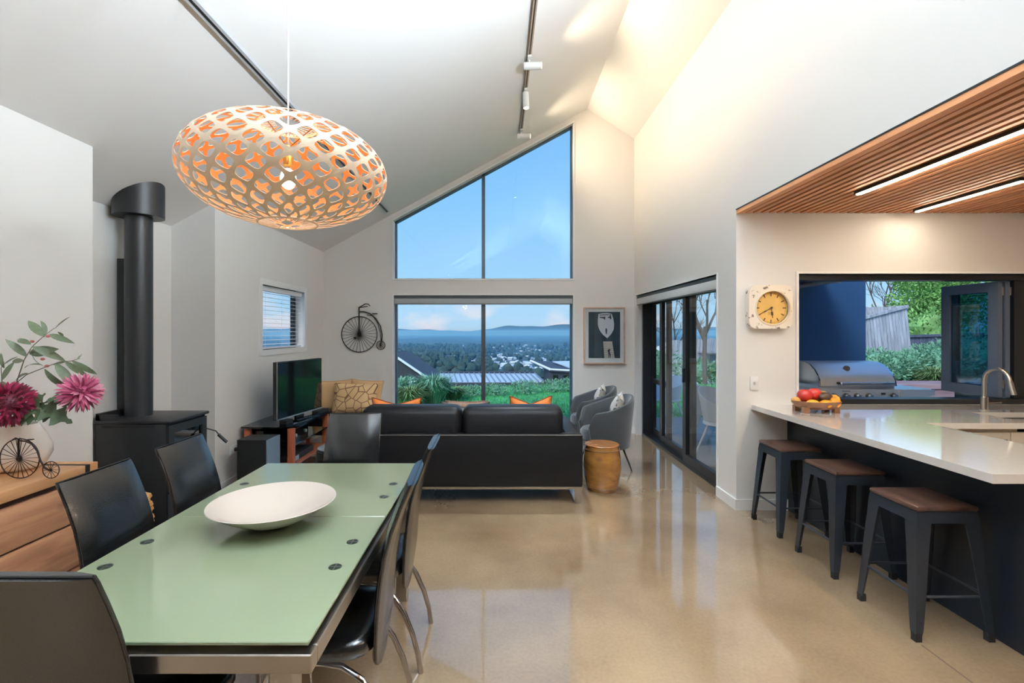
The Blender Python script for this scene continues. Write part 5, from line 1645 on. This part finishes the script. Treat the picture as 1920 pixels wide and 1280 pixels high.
# woodland, uncountable
def blob(b, c, r, rnd, n=7, m_=5):
    vs = []; fs = []
    for i in range(m_ + 1):
        th = -PI / 2 + PI * i / m_
        for k in range(n):
            a = 2 * PI * k / n
            q = r * (1 + rnd.uniform(-.22, .22))
            vs.append((c[0] + q * math.cos(th) * math.cos(a), c[1] + q * math.cos(th) * math.sin(a), c[2] + q * 1.1 * math.sin(th)))
    for i in range(m_):
        for k in range(n): fs.append((i * n + k, i * n + (k + 1) % n, (i + 1) * n + (k + 1) % n, (i + 1) * n + k))
    b.add(vs, fs)
rnd = random.Random(5)
wd = MB()
for k in range(1100):
    y = rnd.uniform(380, 2200)
    if k < 520: x = rnd.gauss(-.13, .06) * y
    else: x = rnd.uniform(-.24, .18) * y
    r_ = rnd.uniform(2.5, 5.0) * (1 + y / 2500)
    if any(abs(x - hx) < 16 and abs(y - hy) < 16 for hx, hy in HPOS): continue
    blob(wd, (x, y, val_z(x, y) + r_ * .8), r_, rnd)
wo_ = wd.build('woodland', mat('dark_woodland', (52, 78, 74), .9, noise=.3, nscale=.05), None, True)
tag(wo_, 'dark woodland scattered through the valley', 'trees', kind='stuff')

# ------------------------------------------------------------------ neighbouring roofs below the lawn
nr = thing('neighbour_house', 'neighbouring house with long pale ribbed metal roof below the lawn', 'house', (-.4, 21, -3))
e0, e1 = at(775, 716, 20), at(1020, 716, 20)
r0, r1 = at(775, 699.5, 24), at(1002, 699.5, 24)
MB().add([e0, e1, r1, r0, e0 - Vector((0, 0, .06)), e1 - Vector((0, 0, .06)), r1 - Vector((0, 0, .06)), r0 - Vector((0, 0, .06))],
         [(0, 1, 2, 3), (4, 7, 6, 5), (0, 4, 5, 1), (1, 5, 6, 2), (2, 6, 7, 3), (3, 7, 4, 0)]).build('roof', ROOFM, nr)
for k in range(25):
    t_ = k / 24
    a = e0.lerp(e1, t_); b = r0.lerp(r1, t_)
    MB().tube([a + Vector((0, 0, .03)), b + Vector((0, 0, .03))], .028, 4).build('roof_rib', mat('roof_rib', (120, 140, 160), .4) if 'roof_rib' not in MATS else MATS['roof_rib'], nr)
MB().tube([r0 + Vector((0, 0, .05)), r1 + Vector((0, 0, .05))], .05, 6).build('ridge_cap', ROOFD, nr)
MB().box(e0.x, e1.x, 20.05, 24, -6, e0.z - .07).build('wall', HOUSED, nr)
MB().box(e0.x, e1.x, 19.9, 20.05, e0.z - .28, e0.z - .02).build('gutter', HOUSED, nr)
g2 = thing('gable_house', 'dark gabled house with white barge edge at the window left', 'house', (-4.2, 17, -3))
ap, ev, bl = at(735, 665, 17), at(806, 713, 17), at(735, 720, 17)
MB().prism([(ap.x - 2.8, -4), (ev.x - .15, -4), (ev.x, ev.z), (ap.x, ap.z), (ap.x - 2.8, ap.z - 1.9)], 17, 19.7).build('wall', HOUSED, g2)
m = MB(); bar_along(m, (ap.x, ap.z), (ev.x, ev.z), .07, 16.9, 16.99); m.build('barge_board', HOUSEW, g2)
m = MB(); bar_along(m, (ap.x, ap.z), (ev.x, ev.z), .05, 17.0, 19.8); m.build('roof_slope', ROOFD, g2)
m = MB(); bar_along(m, (ap.x - 2.8, ap.z - 1.9), (ap.x, ap.z), .07, 16.9, 19.8); m.build('roof_slope', ROOFD, g2)
MB().tube([at(745, 719, 16.9), at(800, 713, 16.9)], .035, 6).build('gutter', HOUSEW, g2)
g3 = thing('skillion_house', 'dark skillion roofed house at the right of the view window', 'house', (3, 19, -3))
a, b, c, d = at(995, 676, 22), at(1082, 678, 22), at(1082, 695, 18.5), at(1031, 692, 18.5)
MB().add([a, b, c, d, a - Vector((0, 0, .08)), b - Vector((0, 0, .08)), c - Vector((0, 0, .08)), d - Vector((0, 0, .08))],
         [(0, 1, 2, 3), (4, 7, 6, 5), (0, 4, 5, 1), (1, 5, 6, 2), (2, 6, 7, 3), (3, 7, 4, 0)]).build('roof', ROOFD, g3)
MB().tube([a, d], .05, 6).build('barge_board', HOUSEW, g3)
MB().tube([d, c], .035, 6).build('fascia', HOUSEW, g3)
MB().add([at(1036, 677, 21), at(1090, 676, 21), at(1090, 692, 19), at(1074, 691, 19), at(1036, 678.5, 21), at(1090, 677.5, 21), at(1090, 693.5, 19), at(1074, 692.5, 19)],
         [(0, 1, 2, 3), (4, 7, 6, 5), (0, 4, 5, 1), (1, 5, 6, 2), (2, 6, 7, 3), (3, 7, 4, 0)]).build('upper_roof', ROOFM, g3)
MB().prism([(d.x, -5), (c.x + 1, -5), (c.x + 1, c.z - .1), (d.x, d.z - .1)], 18.6, 21).build('wall', HOUSED, g3)
for px_ in (1037, 1056):
    p = at(px_, 703, 18.58); q = at(px_ + 9, 712, 18.58)
    MB().box(p.x, q.x, 18.55, 18.6, q.z, p.z).build('window_pane', BLKGL, g3)

# ------------------------------------------------------------------ planting helper
def leafy(c, rad, n, size, rnd, flat=.0, shell=.35):
    b = MB()
    for k in range(n):
        while True:
            p = Vector((rnd.uniform(-1, 1), rnd.uniform(-1, 1), rnd.uniform(-1, 1)))
            if shell < p.length < 1: break
        q = Vector((c[0] + p.x * rad[0], c[1] + p.y * rad[1], c[2] + p.z * rad[2]))
        d = (p.normalized() + Vector((rnd.uniform(-.8, .8), rnd.uniform(-.8, .8), rnd.uniform(-.3, .9)))).normalized()
        s_ = size * rnd.uniform(.6, 1.3)
        u = d.orthogonal().normalized()
        u = Quaternion(d, rnd.uniform(0, 6.28)) @ u
        b.add([q, q + d * s_ * .5 + u * s_ * .24, q + d * s_, q + d * s_ * .5 - u * s_ * .24], [(0, 1, 2, 3)])
    return b
def shrub(x, y, z, r, h, label, m, rnd, n=450, size=.09, group=None, tuft=False):
    t = thing('shrub', label, 'shrub', (x, y, z), group)
    if tuft:
        b = MB()
        for k in range(n):
            a = rnd.uniform(0, 2 * PI); q = rnd.uniform(0, .35) * r
            out_ = rnd.uniform(.2, 1.0) * r; hh = h * rnd.uniform(.6, 1.1)
            p0 = Vector((x + q * math.cos(a), y + q * math.sin(a), z)); ww = Vector((-math.sin(a), math.cos(a), 0)) * size * .12
            p1 = p0 + Vector((out_ * .5 * math.cos(a), out_ * .5 * math.sin(a), hh * .75)); p2 = p0 + Vector((out_ * math.cos(a), out_ * math.sin(a), hh * rnd.uniform(.55, 1)))
            b.add([p0 - ww, p0 + ww, p1 + ww, p1 - ww, p2], [(0, 1, 2, 3), (3, 2, 4)])
        f = b.build('blades', m, t)
    else:
        f = leafy((x, y, z + h * .55), (r, r, h * .5), n, size, rnd).build('foliage', m, t)
        core = MB(); blob(core, (x, y, z + h * .5), min(r, h * .5) * .75, rnd); core.build('inner_foliage', m, t)
    f['kind'] = 'stuff'
    return t
rnd = random.Random(11)
SH = [(1040, 728, 13.2, .42, .34, 'low rounded shrub at the lawn edge, right of the window mullion'), (985, 727, 13.0, .42, .36, 'low rounded shrub at the lawn edge below the ribbed roof'),
      (928, 730, 12.8, .40, .3, 'low rounded shrub at the lawn edge just right of the mullion'), (885, 733, 12.6, .34, .28, 'low rounded shrub at the lawn edge just left of the mullion'),
      (1072, 724, 13.4, .36, .38, 'low rounded shrub at the lawn edge by the right window jamb')]
for (px_, py_, d, r_, h_, lbl) in SH:
    p = at(px_, py_, d); shrub(p.x, d, lawn_z(p.x, d) - .02, r_, h_, lbl, SHRUB, rnd, 900, .05, 'low shrubs along the lawn edge')
p = at(812, 740, 11.2); shrub(p.x, 11.2, lawn_z(p.x, 11.2), .6, .72, 'large arching tussock shrub left of the lawn', SHRUB, rnd, 900, .10, None, True)
p = at(765, 748, 10.6); shrub(p.x, 10.6, lawn_z(p.x, 10.6), .5, .5, 'olive tussock shrub low beside the left window jamb', SHRUB2, rnd, 800, .10, None, True)
p = at(850, 742, 11.9); shrub(p.x, 11.9, lawn_z(p.x, 11.9), .45, .36, 'small pale tussock beside the large arching shrub', SHRUB2, rnd, 400, .12, None, True)
p = at(742, 750, 12); shrub(p.x, 12, lawn_z(p.x, 12), .6, .5, 'round shrub at the far left of the lawn', SHRUB, rnd, 500, .12)

# ------------------------------------------------------------------ patio chairs outside the sliding doors
def make_outchair():
    r = thing('patio_chair', 'x', 'chair', (0, 0, 0), 'white patio tub chairs outside the sliding doors')
    m, top, fr_ = tub_shell(.22, .30, .38, .84, .66, .018, math.radians(135), 32, 6)
    m.build('shell', OUTCH, r, 60)
    MB().lathe([(.0001, .37), (.2, .37), (.24, .39), (.235, .42), (.0001, .43)], (0, 0, 0), 28).build('seat', OUTCH, r, True)
    for sx_ in (-1, 1):
        for sy_ in (-1, 1):
            MB().tube([(.12 * sx_, .12 * sy_, .38), (.23 * sx_, .23 * sy_, 0)], [.016, .011], 8).build('leg', OUTCH, r, True)
    return r
oc = make_outchair()
OC = [((2.78, 5.95), 120, 'white patio tub chair nearest the wall corner'), ((2.95, 6.75), 160, 'white patio tub chair in the middle behind the wide door stile'),
      ((3.15, 9.0), 30, 'white patio tub chair furthest away through the narrow door pane'), ((3.6, 7.3), -20, 'white patio tub chair behind the nearest one')]
for i, ((x, y), a, lbl) in enumerate(OC):
    c = oc if i == 0 else copy_tree(oc)
    c.location = (x, y, -.03 if y < 8.6 else lawn_z(x, y)); c.rotation_euler = (0, 0, math.radians(a)); c['label'] = lbl

# ------------------------------------------------------------------ bare trees
def bare_tree(name, label, base, height, rnd, spread=.5, levels=4, r0=.12):
    t = thing(name, label, 'tree', base)
    trunk = MB(); br_ = MB()
    def grow(p, d, L, r_, lev):
        q = p + d * L
        mid_ = p.lerp(q, .5) + Vector((rnd.uniform(-.06, .06), rnd.uniform(-.06, .06), 0)) * L
        (trunk if lev == 0 else br_).tube([p, mid_, q], [r_, r_ * .85, r_ * .68], 6 if lev < 2 else 4)
        if lev >= levels: return
        for k in range(3 if lev else 4):
            dd_ = (d + Vector((rnd.uniform(-1, 1), rnd.uniform(-1, 1), rnd.uniform(-.2, .7))) * (spread + .12 * lev)).normalized()
            st_ = p.lerp(q, rnd.uniform(.55, 1.0))
            grow(st_, dd_, L * rnd.uniform(.55, .75), r_ * .55, lev + 1)
    grow(Vector(base), Vector((0, 0, 1)), height * .42, r0, 0)
    trunk.build('trunk', BARK, t, True); br_.build('branches', BARK, t, True)
    return t
rnd = random.Random(4)
p = at(1322, 700, 15); bare_tree('bare_tree', 'leafless tree seen through the nearest sliding door', (p.x, 15, lawn_z(p.x, 15) - .1), 4.6, rnd, .5, 5, .075)
p = at(1262, 690, 19); bare_tree('bare_tree', 'leafless tree seen through the middle sliding door', (p.x, 18.8, lawn_z(p.x, 18.8)), 4.4, rnd, .55, 5, .06)
p = at(1655, 640, 21.5); bare_tree('bare_tree', 'leafless tree behind the leaning timber fence', (p.x, 21.5, 0), 5.4, rnd, .5, 5, .07)

# ------------------------------------------------------------------ fences
pal = {}
def fence(name, label, p0, p1, base, hgt, n, m, lean=0, top_rail=True, seed=1, capstrip=None):
    """p0,p1: ground ends (x,y,z). palings are separate pieces"""
    rnd = random.Random(seed)
    p0 = Vector(p0); p1 = Vector(p1)
    t = thing(name, label, 'fence', p0)
    d = (p1 - p0); L = Vector((d.x, d.y, 0)).length; ux = Vector((d.x, d.y, 0)).normalized()
    w = L / n
    key = (name, round(w, 3))
    me = MB().box(-w * .46, w * .46, -.011, .011, 0, hgt).mesh('paling', m)
    R = Matrix.Rotation(math.atan2(ux.y, ux.x), 4, 'Z') @ Matrix.Rotation(-lean, 4, 'Y')
    for k in range(n):
        q = p0.lerp(p1, (k + .5) / n) - p0 + Vector((0, 0, rnd.uniform(-.015, .015)))
        inst('paling', me, t, Matrix.Translation(q) @ R)
    for zz in ((.35, hgt - .3) if top_rail else (hgt - .2,)):
        off = Vector((0, .03, 0)) + Vector((-math.sin(lean) * zz * ux.x, 0, zz))
        A = p0 + off; B = p1 + off
        MB().tube([A, B], .045, 4).build('rail', m, t)
    if capstrip:
        off = Vector((-math.sin(lean) * hgt * ux.x, -.03, hgt * math.cos(lean)))
        MB().tube([p0 + off, p1 + off], .05, 4).build('cap_rail', m, t)
    return t
b0 = at(1600, 720, 12.5); b1 = at(1712, 690, 12.5)
fence('timber_fence', 'pale weathered leaning paling fence behind the barbecue', b0, b1, 0, 1.62, 19, FENCEW, math.radians(6), seed=2, capstrip=True)
b0 = at(1560, 672, 14.5); b1 = at(1700, 672, 13.6)
fence('timber_fence', 'weathered upper paling fence just behind the leaning fence', b0, b1, 0, 1.5, 20, FENCEW, math.radians(3), seed=3)
b0 = at(1700, 684, 14.2); b1 = at(1960, 676, 14.2)
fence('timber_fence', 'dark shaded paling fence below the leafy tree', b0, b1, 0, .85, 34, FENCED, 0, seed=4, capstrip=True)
b0 = at(1250, 702, 18.5); b1 = at(1352, 700, 17.5)
fence('timber_fence', 'distant pale paling fence seen through the sliding doors', b0, b1, 0, 1.3, 24, FENCEW, 0, seed=5)
# house beyond the sliding doors
nh = thing('white_gable_house', 'pale gabled house beyond the fence through the sliding doors', 'house', (9.5, 22, -1))
a, b, c = at(1300, 664, 22), at(1322, 652, 22), at(1368, 672, 22)
MB().prism([(a.x, -2), (c.x, -2), (c.x, c.z), (b.x, b.z), (a.x, a.z)], 22, 27).build('wall', mat('blue_grey_wall', (150, 176, 200), .6), nh)
m = MB(); bar_along(m, (b.x, b.z), (c.x + .2, c.z - .05), .14, 21.8, 27.2); m.build('roof_slope', HOUSEW, nh)
m = MB(); bar_along(m, (a.x - .2, a.z - .1), (b.x, b.z), .14, 21.8, 27.2); m.build('roof_slope', HOUSEW, nh)
MB().box(at(1330, 0, 21.98).x, at(1350, 0, 21.98).x, 21.95, 22.0, at(0, 694, 22).z, at(0, 676, 22).z).build('window_pane', BLKGL, nh)
rnd = random.Random(9)
p = at(1312, 708, 16.2); shrub(p.x, 16.2, lawn_z(p.x, 15.5) - .1, .9, .9, 'dark shrub at the lawn end through the nearest sliding door', SHRUB, rnd, 500, .12)
p = at(1335, 706, 16.6); shrub(p.x, 16.6, lawn_z(p.x, 15.5) - .1, .8, .8, 'green shrub at the lawn end beside the dark one', SHRUB2, rnd, 500, .12)
p = at(1230, 700, 17); shrub(p.x, 17, lawn_z(p.x, 16) - .1, 1.0, 1.4, 'dense shrub through the narrow sliding door pane', SHRUB, rnd, 600, .14)

# ------------------------------------------------------------------ barbecue terrace outside the servery
nw = MB().box(3.1, 4.62, 6.05, 6.3, -.1, 2.7).build('wall_navy', NAVY)
struct(nw, 'navy clad outdoor wall behind the barbecue', 'wall')
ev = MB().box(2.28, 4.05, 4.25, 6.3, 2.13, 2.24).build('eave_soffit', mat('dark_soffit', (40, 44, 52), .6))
struct(ev, 'dark eave soffit over the barbecue corner', 'eave')
oh = thing('outdoor_heater', 'pale strip heater tube hanging under the dark eave', 'heater', (3.55, 5.4, 2.03))
MB().tube([(3.50, 4.95, 2.04), (3.62, 5.95, 2.055)], .032, 12).build('tube', mat('heater_grey', (190, 198, 208), .35, metal=.4), oh, True)
MB().tube([(3.497, 4.925, 2.04), (3.502, 4.96, 2.04)], .036, 12).build('end_cap', WHITEP, oh, True)
for y in (5.1, 5.8):
    x = 3.5 + .12 * (y - 4.95)
    MB().box(x - .008, x + .008, y - .01, y + .01, 2.06, 2.13).build('bracket', BBQD, oh)

bq = thing('barbecue', 'stainless steel hooded barbecue with side shelves on the terrace', 'barbecue', (3.62, 5.1, -.03))
LX0, LX1 = 3.24, 3.99
pr_ = [(4.83, .955), (4.84, 1.01), (4.87, 1.06), (4.92, 1.115), (4.99, 1.16), (5.08, 1.185), (5.2, 1.19), (5.3, 1.17), (5.36, 1.10), (5.37, .955)]
MB().prism(pr_, LX0, LX1, 'x').build('lid', BBQS, bq, 30)
for xe in (LX0 - .012, LX1):
    MB().prism([(y, z) for y, z in pr_], xe, xe + .012, 'x').build('lid_end', mat('polished_end', (220, 224, 230), .12, metal=1) if 'polished_end' not in MATS else MATS['polished_end'], bq)
MB().box(LX0 - .01, LX1 + .01, 4.86, 5.40, .80, .954).build('burner_box', BBQS, bq)
MB().box(LX0 - .01, LX1 + .02, 4.80, 4.86, .80, .925).build('control_panel', BBQS, bq)
MB().tube([(LX0 + .16, 4.77, .985), (LX1 - .06, 4.77, .985)], .014, 12).build('lid_handle', CHROME, bq, True)
for x in (LX0 + .17, LX1 - .08): MB().tube([(x, 4.84, .985), (x, 4.77, .985)], .012, 8).build('handle_post', BBQD, bq)
for px_ in (1564, 1586, 1607, 1629):
    x = (px_ - VX) * 4.79 / F
    k_ = MB().tube([(x, 4.80, .862), (x, 4.775, .862)], [.026, .024], 16).build('knob_bezel', BBQD, bq, True)
    MB().tube([(x, 4.775, .862), (x, 4.745, .862)], [.02, .016], 14).build('knob', CHROME, k_, True)
MB().prism([(LX1 + .021, 4.80), (LX1 + .33, 4.80), (LX1 + .36, 4.83), (LX1 + .36, 5.36), (LX1 + .021, 5.36)], .90, .925, 'z').build('side_shelf', BBQS, bq)
MB().prism([(LX1 + .021, .922), (LX1 + .355, .922), (LX1 + .35, .87), (LX1 + .12, .80), (LX1 + .021, .80)], 4.785, 4.799, 'y').build('shelf_apron', BBQS, bq)
x = (1674 - VX) * 4.79 / F
k_ = MB().tube([(x, 4.785, .865), (x, 4.77, .865)], [.026, .024], 16).build('knob_bezel', BBQD, bq, True)
MB().tube([(x, 4.77, .865), (x, 4.74, .865)], [.02, .016], 14).build('knob', CHROME, k_, True)
MB().box(x - .12, x - .08, 4.78, 4.785, .875, .892).build('igniter', BBQD, bq)
MB().box(LX0 - .40, LX0 - .011, 4.80, 5.36, .90, .925).build('side_shelf', BBQS, bq)
MB().box(LX0 - .40, LX0 - .011, 4.785, 4.799, .80, .922).build('shelf_apron', BBQS, bq)
MB().box(LX0, LX1, 4.84, 5.38, .05, .799).build('cabinet', mat('bbq_cab', (150, 170, 196), .3, metal=.7), bq)
for a_, b_ in ((LX0 + .005, (LX0 + LX1) / 2 - .004), ((LX0 + LX1) / 2 + .004, LX1 - .005)):
    MB().box(a_, b_, 4.82, 4.839, .08, .785).build('cabinet_door', BBQS, bq)
for x in (LX0 + .05, LX1 - .05):
    for y in (4.9, 5.32): MB().tube([(x - .015, y, .01), (x + .015, y, .01)], .04, 12).build('caster', BLACK, bq)
MB().tube([((LX0 + LX1) / 2 - .05, 4.93, 1.12), ((LX0 + LX1) / 2 - .058, 4.915, 1.128)], .03, 16).build('thermometer', BBQD, bq, True)
boxes([(LX0 + .19, LX0 + .27, 4.797, 4.80, .905, .910)]).build('badge', BBQD, bq)

# stone garden bench
gbn = thing('garden_bench', 'low timber slab bench on block supports beyond the barbecue', 'bench', (9, 9.7, 0))
for k in range(4):
    MB().rbox(7.3, 10.8, 9.5 + k * .16, 9.65 + k * .16, .36, .47, .01, 1).build('plank', DECKW, gbn)
for x0 in (8.35, 10.2):
    for k, (z0, z1) in enumerate(((.02, .18), (.185, .36))):
        MB().rbox(x0 + .05 * k, x0 + .75 - .05 * k, 9.53, 10.1, z0, z1, .01, 1).build('support_block', DECKW, gbn)
rnd = random.Random(14)
def gbz(x, y): return -.05 + .16 * (min(y, 14) - 9.2)
BP = [(1640, 11.2, .55, .8, 'bushy green shrub at the foot of the leaning fence', SHRUB, False), (1672, 11.0, .5, .75, 'small feathery shrub in front of the leaning fence end', SHRUB, False),
      (1700, 11.4, .5, .72, 'rounded shrub below the junction of the fences', SHRUB, False), (1735, 11.6, .55, .82, 'tall feathery shrub before the dark fence', SHRUB, False),
      (1768, 11.3, .6, .95, 'dense shrub beside the open bifold sash', SHRUB, False), (1755, 10.6, .6, .6, 'yellow green grass clump in front of the shrubs', SHRUB2, True),
      (1815, 11.5, .7, 1.2, 'shrub behind the bifold glass', SHRUB, False)]
for (px_, d, r_, h_, lbl, m_, tf) in BP:
    x = (px_ - VX) * d / F
    shrub(x, d, gbz(x, d), r_, h_, lbl, m_, rnd, 1500, .075, 'garden shrubs under the fences', tf)
# big leafy tree
tt = thing('leafy_tree', 'large leafy green tree behind the dark fence', 'tree', (14.5, 17, 0))
bx_ = (1752 - VX) * 17 / F
MB().tube([(bx_, 17, -.3), (bx_ + .1, 17, 1.2), (bx_ - .1, 17, 2.2)], [.22, .17, .1], 8).build('trunk', BARK, tt, True)
MB().tube([(bx_ + .08, 17, 1.1), (bx_ + .6, 16.9, 2.0), (bx_ + 1.2, 16.8, 2.6)], [.12, .09, .05], 8).build('branch', BARK, tt, True)
MB().tube([(bx_ + .05, 17, 1.3), (bx_ - .5, 16.9, 2.2)], [.1, .05], 8).build('branch', BARK, tt, True)
cr_ = MB()
for (cx_, cz_, rx, rz, nn) in ((1720, 560, .75, .7, 700), (1745, 535, 1.0, .8, 1000), (1770, 570, .9, .9, 900), (1700, 590, .5, .5, 400), (1800, 550, 1.2, 1.1, 1000), (1730, 590, .7, .45, 500), (1840, 570, 1.2, 1.1, 800), (1790, 505, 1.4, .8, 900), (1720, 515, .8, .5, 600)):
    p = at(cx_, cz_, 16.8)
    l_ = leafy(p, (rx, .9, rz), int(nn * 2.4), .115, rnd, shell=.05)
    cr_.add(l_.v, l_.f)
co = cr_.build('crown', TREEG, tt); co['kind'] = 'stuff'
co = MB()
p = at(1655, 582, 20)
shrub(at(1722, 640, 16).x, 15.6, .7, 1.1, 1.5, 'dark green hedge shrub behind the dark shaded fence', TREEG, rnd, 1200, .12)
ht2 = shrub(at(1640, 640, 17.5).x, 17.5, .2, 1.0, 2.1, 'round hedge top just above the upper fence', TREEG, rnd, 600, .16)
